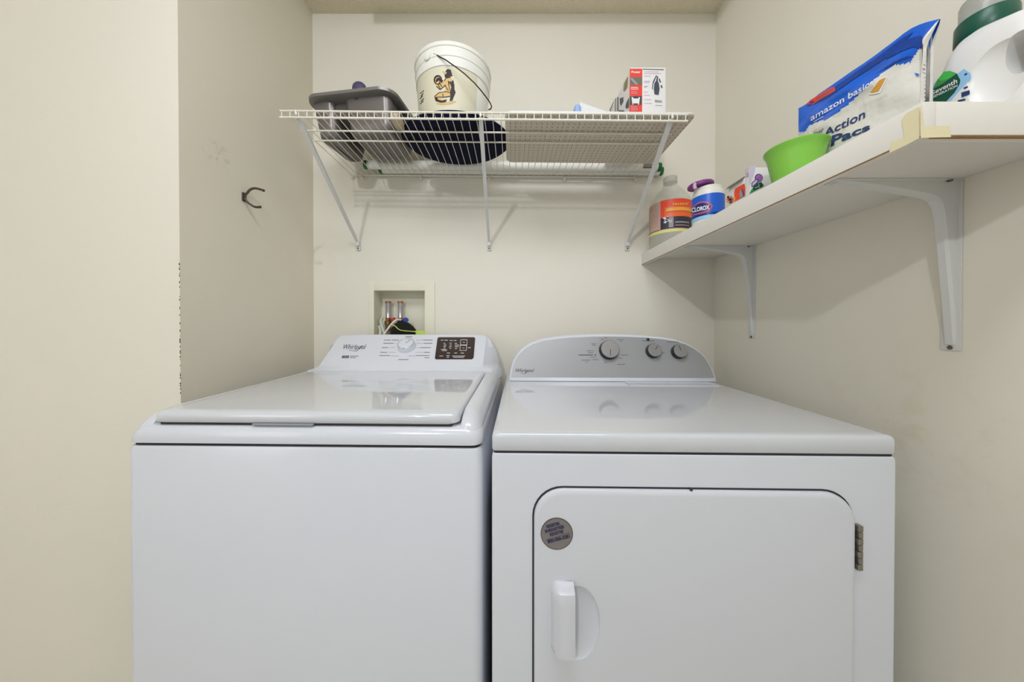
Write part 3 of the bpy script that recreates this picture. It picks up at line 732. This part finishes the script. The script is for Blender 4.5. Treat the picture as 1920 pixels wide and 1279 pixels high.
for px, kc, nm, dx in ((728, 'redknob', 'hot', 11), (751, 'blueknob', 'cold', 10)):
    c = at(px, 597, 1.365)
    b = B(); b.lathe([(.0115, 0), (.0115, .006), (.0105, .008), (.0105, .062), (.0115, .064), (.0115, .072)], 'chrome', c, 20)
    b.lathe([(.012, .066), (.012, .0745)], 'copper', c, 20); b.lathe([(.012, -.004), (.012, .002)], 'copper', c, 20)
    b.build('hammer_arrestor', VB)
    b = B(); b.lathe([(.011, -.055), (.011, -.03), (.015, -.028), (.015, -.012), (.010, -.010), (.010, .0)], 'brass', c, 16)
    b.build('valve', VB)
    k = at(px+dx, 600, 1.335)
    b = B(); n = 12
    rg = [[k+Vector(((.0095+.0016*(j % 2))*math.cos(j/n*2*PI), dy, (.0095+.0016*(j % 2))*math.sin(j/n*2*PI))) for j in range(n)] for dy in (-.005, .006)]
    b.loft(rg, kc); b.tube([k+Vector((0, .005, 0)), Vector((c.x, 1.365, k.z))], .004, 'brass', 8)
    b.build('valve_knob', VB, label=('red' if nm == 'hot' else 'blue')+' valve knob')
def hose(pts, r, m):
    Q3 = [at(*p) for p in pts]; S3 = []
    for i in range(len(Q3)-1):
        p0 = Q3[max(i-1, 0)]; p1 = Q3[i]; p2 = Q3[i+1]; p3 = Q3[min(i+2, len(Q3)-1)]
        for k in range(5):
            t = k/5; S3.append(.5*((2*p1)+(p2-p0)*t+(2*p0-5*p1+4*p2-p3)*t*t+(3*p1-p0-3*p2+p3)*t**3))
    S3.append(Q3[-1]); return B().tube(S3, r, m, 10)
hose([(717, 596, 1.36), (714, 602, 1.345), (716, 612, 1.335), (720, 624, 1.325), (722, 640, 1.31)], .006, 'hosegrey').build('water_hose', label='pale grey hose curving down at the left of the valve box', category='hose', group='hoses in the valve box')
hose([(752, 600, 1.345), (744, 600, 1.330), (736, 606, 1.322), (728, 616, 1.318), (720, 628, 1.312), (716, 642, 1.30)], .0045, 'tube').build('water_hose', label='white hose arching leftwards from the blue valve', category='hose', group='hoses in the valve box')
hose([(712, 612, 1.36), (714, 620, 1.35), (712, 640, 1.34)], .008, 'redknob' if False else 'boxplastic').build('drain_hose', label='short cream drain pipe at the far left of the valve box', category='pipe')
# black glove with lime trim
G = thing('work_glove', 'black fabric glove with lime green trim stuffed into the valve box', 'glove', at(760, 625, 1.31))
b = B()
poly = [(731, 632), (733, 617), (741, 606), (751, 602), (762, 605), (771, 612), (778, 621), (781, 632)]
fr_ = [at(x, y, 1.312) for x, y in poly]; mid = [at(756+(x-756)*.8, 620+(y-620)*.8, 1.300) for x, y in poly]; bk_ = [p+Vector((0, .028, 0)) for p in fr_]
b.loft([bk_, fr_, mid], 'blackcloth'); b.build('fabric', G)
hose([(732, 609, 1.303), (740, 611, 1.298), (749, 619, 1.2955), (760, 621.5, 1.296), (779, 622, 1.30)], .0022, 'limecloth')
bb = hose([(732, 609, 1.303), (740, 611, 1.2975), (749, 618.5, 1.2945), (760, 620.5, 1.296), (779, 622, 1.302)], .0018, 'limecloth'); bb.build('trim', G, label='lime green piping')
b = B(); P = [(744, 623.5), (752, 620), (797, 620.5), (797, 632), (744, 632)]
b.loft([[at(x, y, 1.317) for x, y in P], [at(x, y, 1.3135) for x, y in P]], 'limecloth'); b.build('cuff', G, label='lime green cuff')

# ------------------------------------------------------------------ right wall shelf
SX, SE, ST, SBt = .547, .418, 1.417, 1.397
RS = thing('wall_shelf', 'white painted wooden shelf with cloth items on steel brackets, right wall', 'shelf', (XR, .87, 1.40))
RS['label'] = 'white painted wooden shelf on steel brackets along the right wall'
B().box((SX+.018, SE+.018, SBt), (XR-.0005, YB-.0005, ST-.0015), 'whitepaint').build('board', RS)
b = B(); b.box((SX, SE, 1.3725), (SX+.018, YB-.001, ST), 'whitepaint', .0012); b.box((SX+.0008, SE, 1.3716), (SX+.0035, YB-.001, 1.3726), 'brown'); b.build('edge_trim', RS)
b = B(); b.box((SX+.0185, SE, 1.3725), (XR-.0005, SE+.018, ST), 'whitepaint', .0012); b.box((SX+.018, SE+.0008, 1.3712), (XR-.001, SE+.007, 1.3726), 'brown'); b.build('edge_trim', RS)
for yb_ in (.607, 1.112):
    b = B(); fl_ = .0015; X = XR-.0004
    b.box((X-.0025, yb_-.014, 1.069), (X, yb_+.014, SBt), 'bracket', .001); b.box((.618, yb_-.014, SBt-.0025), (X, yb_+.014, SBt-.0002), 'bracket', .001)
    prof = [(X, 1.08), (X-.005, 1.08), (X-.012, 1.16), (X-.021, 1.25), (X-.030, 1.325), (X-.034, 1.345), (X-.042, 1.358), (X-.056, 1.365), (X-.085, 1.371), (X-.15, 1.382), (.625, 1.393), (.625, SBt-.001), (X, SBt-.001)]
    wds = {}
    rings = []
    for sy, inn in ((-1, 0), (-.72, .6), (.72, .6), (1, 0)):
        pass
    Pm = [(x, z) for x, z in prof]
    base = prof[0], prof[-1]
    def off(k, d):
        x, z = Pm[k]
        if k in (0, len(Pm)-1, len(Pm)-2): return (x, z)
        return (min(X, x+d*.7), min(SBt-.001, z+d*.7))
    def pr(y, d): return [Vector((off(k, d)[0], y, off(k, d)[1])) for k in range(len(Pm))]
    b.loft([pr(yb_-.0085, .006), pr(yb_-.0055, 0), pr(yb_+.0055, 0), pr(yb_+.0085, .006)], 'bracket')
    # rounded corner flange
    br = isub(b.build('bracket', RS, smooth=25), RS)
    for p, n_ in (((X-.0025, yb_+.0115, 1.383), (-1, 0, 0)), ((X-.0025, yb_-.0, 1.0745), (-1, 0, 0)), ((X-.022, yb_-.0115, SBt-.0026), (0, 0, -1))):
        s_ = B().lathe([(.0035, 0), (.004, .0012), (.0032, .0026), (.0012, .0022)], 'screw', p, 14, n_).build('screw', RS); s_.parent = br
TP = thing('masking_tape', 'pale yellow masking tape wrapped around the near shelf corner', 'tape', (SX, SE, 1.39))
b = B(); s1 = plane((SX, 0, 0), (-1, 0, 0), .0006); s2 = plane((0, SE, 0), (0, -1, 0), .0006)
for P, sf in (([(1668, 287), (1672, 266), (1697, 258), (1691, 225), (1699, 213), (1724.5, 200), (1724.5, 259), (1700, 272)], s1), ([(1726, 200), (1728, 197), (1732, 238), (1780, 236), (1782, 257.5), (1726, 259)], s2)):
    b.loft([[sf(x, y, .0001) for x, y in P], [sf(x, y, .0007) for x, y in P]], 'tape')
c1 = [s1(1690, 240, .0008), s1(1722, 215, .0008), s1(1724, 232, .0008), s1(1702, 262, .0008)]
b.build('tape_strip', TP)

# ---- things on the right shelf
# cleaner jug
jc = Vector((.624, 1.235, ST)); JR = .075
J = thing('cleaner_jug', 'cloudy clear gallon jug with orange label, farthest along the right shelf', 'jug', jc)
b = B(); b.lathe([(.066, 0), (.073, .004), (JR, .012), (JR, .172), (.0735, .182), (.066, .198), (.05, .218), (.034, .235), (.0245, .247), (.0235, .262)], 'clear', jc, 48); b.build('bottle', J)
b = B(); b.lathe([(.0245, .258), (.0255, .260), (.0255, .279), (.024, .281), (.0005, .281)], 'clearcap', jc, 32); b.build('cap', J)
b = B(); rr = []
js = cone(jc, lambda z: JR, .0014)
A0, A1 = -235, 10
for z in (.060, .10, .170): rr.append([jc+Vector(((JR+.0008)*math.cos(a), (JR+.0008)*math.sin(a), z)) for a in [math.radians(A0+k*(A1-A0)/50) for k in range(51)]])
b.loft(rr, 'tanlabel', caps=False, closed=False)
def jarc(z0_, z1_, a0, a1, m, e):
    z0_, z1_ = [z if z < .0625 else .0625+(z-.0625)*1.27 for z in (z0_, z1_)]
    n = 24; b.loft([[jc+Vector(((JR+e)*math.cos(a), (JR+e)*math.sin(a), z)) for a in [math.radians(a0+(a1-a0)*k/n) for k in range(n+1)]] for z in (z0_, z1_)], m, caps=False, closed=False)
# angles: the camera sees the jug from azimuth about -117 degrees
jarc(.048, .060, A0, A1, 'yellow', .0009); jarc(.0595, .062, A0, -145, 'black', .0012)
jarc(.060, .0615, -145, A1, 'photo', .0012)
jarc(.095, .147, -142, A1, 'redorange', .0012); jarc(.095, .125, -131, A1, 'orange', .0014); jarc(.112, .121, -127, A1, 'amber', .0016); jarc(.1085, .1105, -127, A1, 'cardred', .0017)
jarc(.062, .095, -142, A1, 'photo', .0012); jarc(.064, .094, -120, -108, 'inklight', .0014); jarc(.076, .080, -104, -60, 'inklight', .0014); jarc(.068, .070, -104, -60, 'palepurple', .0014)
for x_, y_, rx_, ry_, m_ in ((1246, 409, 3, 2, 'cardwhite'), (1250, 413, 4.5, 3, 'lavender'), (1250, 413, 2.8, 1.8, 'photo'), (1257, 414.5, 2.8, 2.4, 'cardwhite'), (1257, 414.5, 1.3, 1.1, 'photo'), (1247, 417, 3, 1.5, 'cardwhite'), (1252, 406, 2.5, 1, 'lavender')):
    b.print_poly(circ(x_, y_, rx_, ry_, 12), js, m_, None, .0017)
for k in range(9): jarc(.075+k*.0075, .0765+k*.0075, -205, -148, 'tanline', .0012)
jarc(.060, .147, -144, -142, 'palepurple', .0013)
for x_, w_ in ((1261, 3), (1265, 4), (1270.5, 3), (1275, 4), (1280, 3), (1284.5, 5)): b.print_line((x_, 382.5-(x_-1261)*.02), (x_+w_, 382.5-(x_-1261)*.02), 3.4, js, 'amber', .0017)
b.print_line((1261, 379.5), (1292, 379), .8, js, 'cardwhite', .0018)
b.build('label', J, label='orange and tan wrap label')
# canister
cc = Vector((.6085, .972, ST)); CR = .0435
K = thing('bleach_canister', 'white canister with blue oval-logo label and purple flip lid', 'canister', cc)
b = B(); b.lathe([(.040, 0), (.042, .003), (CR, .008), (CR, .104), (.042, .110), (.038, .114)], 'offwhite', cc, 40); b.build('body', K)
b = B(); b.lathe([(.0385, .113), (.0385, .121), (.036, .1232), (.0005, .1232)], 'offwhite', cc, 40); b.build('collar', K)
b = B(); ln = Vector((-.10, .0, 1)).normalized(); b.lathe([(.0005, 0), (.033, 0), (.036, .002), (.036, .008), (.033, .0115), (.0005, .0125)], 'purple', Vector((.586, .972, ST+.1275)), 36, ln)
b.tube([Vector((.556, .948, ST+.113)), Vector((.553, .949, ST+.120)), Vector((.555, .95, ST+.130))], .005, 'palepurple', 8)
b.build('flip_lid', K, label='purple flip lid')
b = B()
def carc(z0_, z1_, a0, a1, m, e, zf=None):
    n = 24; b.loft([[cc+Vector(((CR+e)*math.cos(a), (CR+e)*math.sin(a), z)) for a in [math.radians(a0+(a1-a0)*k/n) for k in range(n+1)]] for z in (z0_, z1_)], m, caps=False, closed=False)
carc(.020, .094, -240, -28, 'cblue', .0006); carc(.020, .030, -240, -28, 'skyblue', .0009); carc(.030, .037, -240, -28, 'cdeep', .0009)
cs = cone(cc, lambda z: CR, .001)
Y = lambda pts: [(1200+x/7.994, 310+y/7.994) for x, y in pts]
b.print_poly(Y([(745, 700), (800, 620), (860, 565), (930, 540), (1000, 545), (1060, 575), (1095, 610), (1060, 660), (1000, 700), (920, 725), (840, 742), (780, 748)]), cs, 'cred', 5, .0012)
b.print_poly(Y([(760, 690), (810, 625), (865, 582), (930, 560), (1000, 565), (1045, 590), (1070, 612), (1040, 650), (990, 680), (910, 705), (840, 722), (785, 730)]), cs, 'cdeep', 5, .0016)
b.print_text('CLOROX', Y([(775, 712), (1040, 655), (1040, 592), (775, 640)]), cs, 'white', .03, 0, .0022)
b.build('label', K, label='bright blue label with white lettering')
# small bait box
bx = .576
sA = plane((bx, 0, 0), (-1, 0, 0), .0004)
X_ = thing('bait_box', 'small white and red box with orange splash print, beside the canister', 'box', (bx+.03, .805, ST))
b = B(); b.box((bx, .776, ST), (bx+.055, .832, 1.484), 'cardwhite', .001)
V_ = lambda pts: [(1350+x/12.79, 290+y/12.79) for x, y in pts]
for P, m, e in (([(365, 815), (500, 740), (590, 690), (610, 800), (600, 1000), (470, 1070), (350, 1130), (345, 900)], 'redorange', .0006), ([(500, 830), (545, 880), (560, 1010), (500, 1040), (470, 950)], 'inklight', .0009), ([(520, 820), (560, 840), (590, 980), (565, 1000)], 'dviolet', .0010), ([(330, 1040), (365, 1000), (380, 1090), (330, 1120)], 'amber', .0009), ([(175, 1000), (215, 985), (225, 1070), (185, 1080)], 'black', .0006), ([(230, 1080), (300, 1060), (300, 1160), (240, 1180)], 'chip', .0007)):
    b.print_poly(V_(P), sA, m, None, e)
for a in range(0, 360, 36):
    r_ = 95; b.print_line(V_([(250, 1080)])[0], V_([(250+r_*math.cos(math.radians(a)), 1080+r_*math.sin(math.radians(a)))])[0], 1.6, sA, 'cardred' if a % 72 else 'chip', .0008)
b.build('carton', X_)
b = B(); b.prism([(bx-.001, .776, 1.4848), (bx+.055, .776, 1.4848), (bx+.055, .833, 1.4848), (bx-.001, .833, 1.4848)], (0, 0, .001), 'cardgrey'); b.prism([(bx-.001, .776, 1.4848), (bx-.001, .834, 1.4848), (bx-.006, .834, 1.478), (bx-.006, .776, 1.479)], (-.0008, 0, 0), 'cardgrey'); b.build('flap', X_, label='grey folded box flap')
# laundry packet
sB = plane((0, .7555, 0), (0, -1, 0), .0004); sC = plane((bx, 0, 0), (-1, 0, 0), .0004)
Y_ = thing('dryer_sheet_box', 'slim white box with violet swirl and green leaf, beside the lime bowl', 'box', (bx+.02, .763, ST))
b = B(); b.box((bx, .7555, ST), (bx+.062, .7735, 1.4985), 'cardwhite', .001)
b.print_poly(V_([(720, 300), (860, 235), (830, 420), (760, 620), (700, 730)]), sB, 'lavender')
for P, m, e in ((circ(925, 560, 98, 98, 20), 'dviolet', .0006), (circ(930, 565, 80, 80, 20), 'violet', .0008), ([(750, 780), (745, 690), (790, 640), (860, 590), (930, 600), (900, 680), (820, 770)], 'dviolet', .0010), ([(768, 760), (765, 700), (800, 660), (860, 615), (900, 620), (860, 680), (800, 740)], 'lavender', .0012), ([(690, 950), (740, 850), (800, 780), (900, 690), (980, 665), (1040, 740), (1000, 780), (860, 850)], 'dgreen', .0014), ([(690, 950), (740, 850), (775, 820), (800, 870)], 'mgreen', .0016)):
    b.print_poly(V_(P), sB, m, None, e)
b.print_line(V_([(830, 810)])[0], V_([(900, 770)])[0], .7, sB, 'white', .0018); b.print_line(V_([(915, 710)])[0], V_([(925, 800)])[0], .7, sB, 'white', .0018)
b.print_poly(V_([(600, 480), (690, 370), (700, 300), (600, 370)]), sC, 'lavender'); b.print_line(V_([(640, 430)])[0], V_([(640, 550)])[0], 2.0, sC, 'palepurple', .0008); b.print_line(V_([(680, 420)])[0], V_([(675, 540)])[0], 1.5, sC, 'violet', .0008)
b.build('carton', Y_)
# lime bowl
gc = Vector((.6035, .667, ST))
b = B(); b.lathe([(.030, 0), (.034, .001), (.037, .006), (.042, .030), (.0475, .058), (.0505, .069), (.0535, .073), (.0542, .076), (.0525, .0775), (.0505, .0755), (.046, .060), (.040, .030), (.034, .008), (.0005, .006)], 'lime', gc, 56, sx=1.0, sy=1.0)
b.build('bowl', label='lime green plastic bowl on the right shelf', category='bowl')
# bag
BX = .672
bp = plane((BX, 0, 0), (-1, 0, 0), 0)
topP = [(1498, 203), (1506, 199), (1520, 190), (1535, 177), (1560, 160), (1580, 146), (1600, 132), (1620, 119), (1640, 105), (1660, 90), (1680, 75), (1695, 63), (1710, 53), (1725, 46), (1740, 41), (1762, 35.5)]
T3 = [bp(*p) for p in topP]
def interp(tab, y):
    if y >= tab[0][0]: return tab[0][1]
    for (a, za), (c, zc) in zip(tab, tab[1:]):
        if c <= y <= a: return za+(zc-za)*(a-y)/(a-c)
    return tab[-1][1]
ttab = [(p.y, p.z) for p in T3]
yR, yL = T3[-1].y, T3[0].y
botP = [(bp(1738, 100).y, ST+.001), (bp(1741, 90).y, bp(1741, 88).z), (bp(1762, 37).y, bp(1762, 37).z-.0005)]
bluP = [(1500, 247), (1508, 248), (1516, 246), (1521, 237), (1535, 230), (1551, 225), (1560, 226), (1580, 213), (1600, 198), (1625, 175), (1650, 150), (1668, 132), (1685, 122), (1700, 120), (1712, 117), (1722, 103), (1730, 90), (1738, 78), (1762, 37)]
btab = [(bp(*p).y, bp(*p).z) for p in bluP]
def bagx(y, z, side=-1):
    s_ = (yL-y)/(yL-yR); zt_b = interp(ttab, y); zb_b = interp(botP, y) if y < botP[0][0] else ST+.001
    t = (z-zb_b)/max(1e-5, zt_b-zb_b); t = min(max(t, 0), 1); s_ = min(max(s_, 0), 1)
    e = (math.sin(PI*min(1, s_*1.0))**.55 if 0 < s_ < 1 else 0)*(min(1, (1-t)/.75)**.8)*(min(1, t/.10+.3))
    wr = .0022*math.sin(38*(y+z*1.3)+3*math.sin(z*40))+.0014*math.sin(90*(y*.7-z)+1)
    if t > .55: wr += .0020*math.sin(150*(z-.55*y))*min(1, (t-.55)*4)
    return BX+side*(.001+.021*e)+wr*min(1, e*2)
b = B(); NY, NZ = 130, 64
for side in (-1, 1):
    V = []; Fb = []; Fw = []; Fn = []
    for i in range(NY+1):
        y = yL+(yR-yL)*i/NY
        zt_b = interp(ttab, y); zb_b = interp(botP, y) if y < botP[0][0] else ST+.001
        for j in range(NZ+1):
            z = zb_b+(zt_b-zb_b)*j/NZ
            V.append(Vector((bagx(y, z, side), y, z)))
    for i in range(NY):
        for j in range(NZ):
            a = i*(NZ+1)+j; f = (a, a+1, a+NZ+2, a+NZ+1)
            c = (V[a]+V[a+NZ+2])/2; bl = c.z > interp(btab, c.y)
            (Fb if bl else Fw).append(f)
    k = len(b.v); b.add(V, Fb, 'bagblue'); o0 = k
    mi = b._m('bagwhite')
    for f in Fw: b.f.append(tuple(i+o0 for i in f)); b.mi.append(mi)
def bs_(px, py, e=.001):
    p = bp(px, py)
    for _ in range(4):
        x = bagx(p.y, p.z)-e; d = ray(px, py); p = C0+d*(x/d.x)
    return p
G7 = lambda pts: [(1500+x/7.522, 120+y/7.522) for x, y in pts]
for P in ([(1512, 200), (1560, 166), (1610, 131), (1650, 103), (1690, 72), (1712, 60), (1690, 84), (1650, 116), (1600, 149), (1550, 184)], [(1668, 96), (1700, 74), (1726, 66), (1733, 72), (1730, 92), (1712, 88), (1690, 96), (1660, 112)], [(1640, 140), (1675, 116), (1700, 106), (1716, 106), (1690, 113), (1660, 128)]):
    b.print_poly(P, bs_, 'bagnavy', 4, .0010)  # darker blue streaks painted on as shade in the bag folds
b.print_text('amazon basics', G7([(150, 810), (1035, 290), (1035, 200), (150, 725)]), bs_, 'white', .012, 0, .0024)
b.print_line(G7([(190, 815)])[0], G7([(330, 740)])[0], 1.0, bs_, 'white', .0012)
b.print_text('Action', G7([(325, 1040), (915, 760), (920, 630), (345, 925)]), bs_, 'navyink', .015, 0, .0012)
b.print_text('Pacs', G7([(430, 1165), (985, 925), (990, 830), (450, 1010)]), bs_, 'navyink', .03, 0, .0012)
b.print_text('clear', G7([(150, 1030), (330, 955), (335, 880), (160, 985)]), bs_, 'logo', 0, 0, .0012)
b.print_poly(G7([(85, 565), (150, 505), (215, 510), (440, 330), (490, 325), (495, 375), (300, 490), (215, 550), (190, 570)]), bs_, 'cardred', 4, .0012)
b.print_poly(G7([(125, 550), (155, 520), (200, 525), (185, 555)]), bs_, 'bagnavy', 4, .0016)
for k in range(8): x0_ = 235+k*30; b.print_line(G7([(x0_, 505-k*20)])[0], G7([(x0_+16, 470-k*20)])[0], 1.4, bs_, 'cardgrey', .0016)
b.print_poly(G7([(965, 430), (1110, 215), (1235, 165), (1200, 260), (1125, 410), (1010, 430)]), bs_, 'white', 4, .0012); b.print_poly(G7([(985, 405), (1120, 225), (1215, 185), (1180, 260), (1110, 385), (1020, 410)]), bs_, 'gold', 4, .0016)
b.print_poly([(1714, 136), (1724, 139), (1729, 134), (1720, 143)], bs_, 'bagblue', None, .0016)
for k in range(12): b.print_line((1731+math.sin(k)*1.5, 105+k*7.5), (1735, 108+k*7.5), 1.2, bs_, 'inklight' if k < 8 else 'logo', .0012)
b.build('detergent_bag', smooth=60, label='blue and white plastic detergent bag standing beside the lime green bowl', category='bag')
# detergent jug
dj = Vector((.766, .4795, ST))
DJ = thing('detergent_jug', 'white detergent jug with dark green collar at the near shelf end', 'jug', dj)
b = B(); rings = []
for z, hx_, hy_, r_, dy in ((0, .046, .054, .02, 0), (.004, .050, .0585, .022, 0), (.012, .0515, .0605, .024, 0), (.09, .0515, .0605, .026, 0), (.115, .050, .0595, .03, .001), (.132, .048, .057, .03, .001), (.146, .044, .053, .03, .003), (.157, .038, .045, .03, .010), (.164, .033, .037, .03, .018), (.169, .0295, .031, .029, .024)):
    rings.append([dj+Vector((p[0], p[1]+dy, z)) for p in rrect(0, 0, hx_, hy_, min(r_, hx_-.0005), None, 7)])
b.loft(rings, 'jug'); jb = b.build('body', DJ, smooth=60)
hc = Vector((.7145, .4425, 1.504))
def ell(c, rx, ry, rz_):
    q = B(); q.lathe([(math.sin(a/14*PI)+.0002, -math.cos(a/14*PI)) for a in range(15)], 'jug', (0, 0, 0), 32)
    q.v = [Vector((v.x*rx, v.y*ry, v.z*rz_))+Vector(c) for v in q.v]
    o = q.build('cutter', None, world=False); o.location = -dj+dj; return o
for c, rx, ry, rz_ in (((.711, .462, 1.489), .016, .032, .048), ((.76, .444, 1.506), .13, .0185, .030)):
    e = ell(c, rx, ry, rz_); e.data.transform(MATS[DJ.name].inverted()); e.parent = DJ; cut(jb, e)
nk = dj+Vector((0, .0285, .166))
b = B(); b.lathe([(.0300, 0), (.0312, .002), (.0305, .030), (.029, .033), (.025, .0335)], 'capgreen', nk, 40); b.build('collar', DJ, label='dark green collar')
b = B(); b.lathe([(.0265, .0335), (.0262, .060), (.024, .066), (.0005, .067)], 'capclear', nk, 36); b.build('measuring_cap', DJ, label='translucent grey cap')
b = B(); jp = plane((dj.x-.0515, 0, 0), (-1, 0, 0), .0008)
H6 = lambda pts: [(1720+x/6.395, y/6.395) for x, y in pts]
b.print_poly(H6([(150, 1210), (180, 1040), (260, 930), (490, 880), (560, 825), (640, 880), (650, 940), (560, 1030), (460, 1140), (400, 1210)]), jp, 'skyblue', None, .0003)
b.print_poly(H6([(165, 1215), (175, 1100), (240, 970), (320, 860), (395, 850), (480, 885), (520, 960), (510, 1010), (450, 1110), (350, 1215)]), jp, 'dgreen', None, .0006)
b.print_poly(H6([(195, 1070), (250, 955), (325, 858), (395, 850), (470, 890), (330, 990)]), jp, 'mgreen', None, .0009)
b.print_poly(H6([(255, 950), (325, 858), (395, 850), (470, 885), (380, 945), (290, 970)]), jp, 'lgreen', None, .0011)
b.print_text('Seventh', H6([(180, 1145), (490, 995), (485, 935), (180, 1095)]), jp, 'white', .02, 0, .0014)
b.print_text('GENERATION', H6([(180, 1185), (490, 1040), (490, 1010), (180, 1155)]), jp, 'white', .02, 0, .0014)
b.print_poly(H6([(530, 1110), (630, 1080), (635, 1130), (535, 1170)]), jp, 'navyink', None, .0006); b.print_line(H6([(560, 1060)])[0], H6([(610, 1040)])[0], 3, jp, 'navyink', .0006); b.print_line(H6([(490, 1215)])[0], H6([(580, 1190)])[0], 3.5, jp, 'navyink', .0006); b.print_line(H6([(570, 900)])[0], H6([(600, 880)])[0], 3, jp, 'cdeep', .0006)
b.build('label', DJ, label='green leaf label with white lettering')
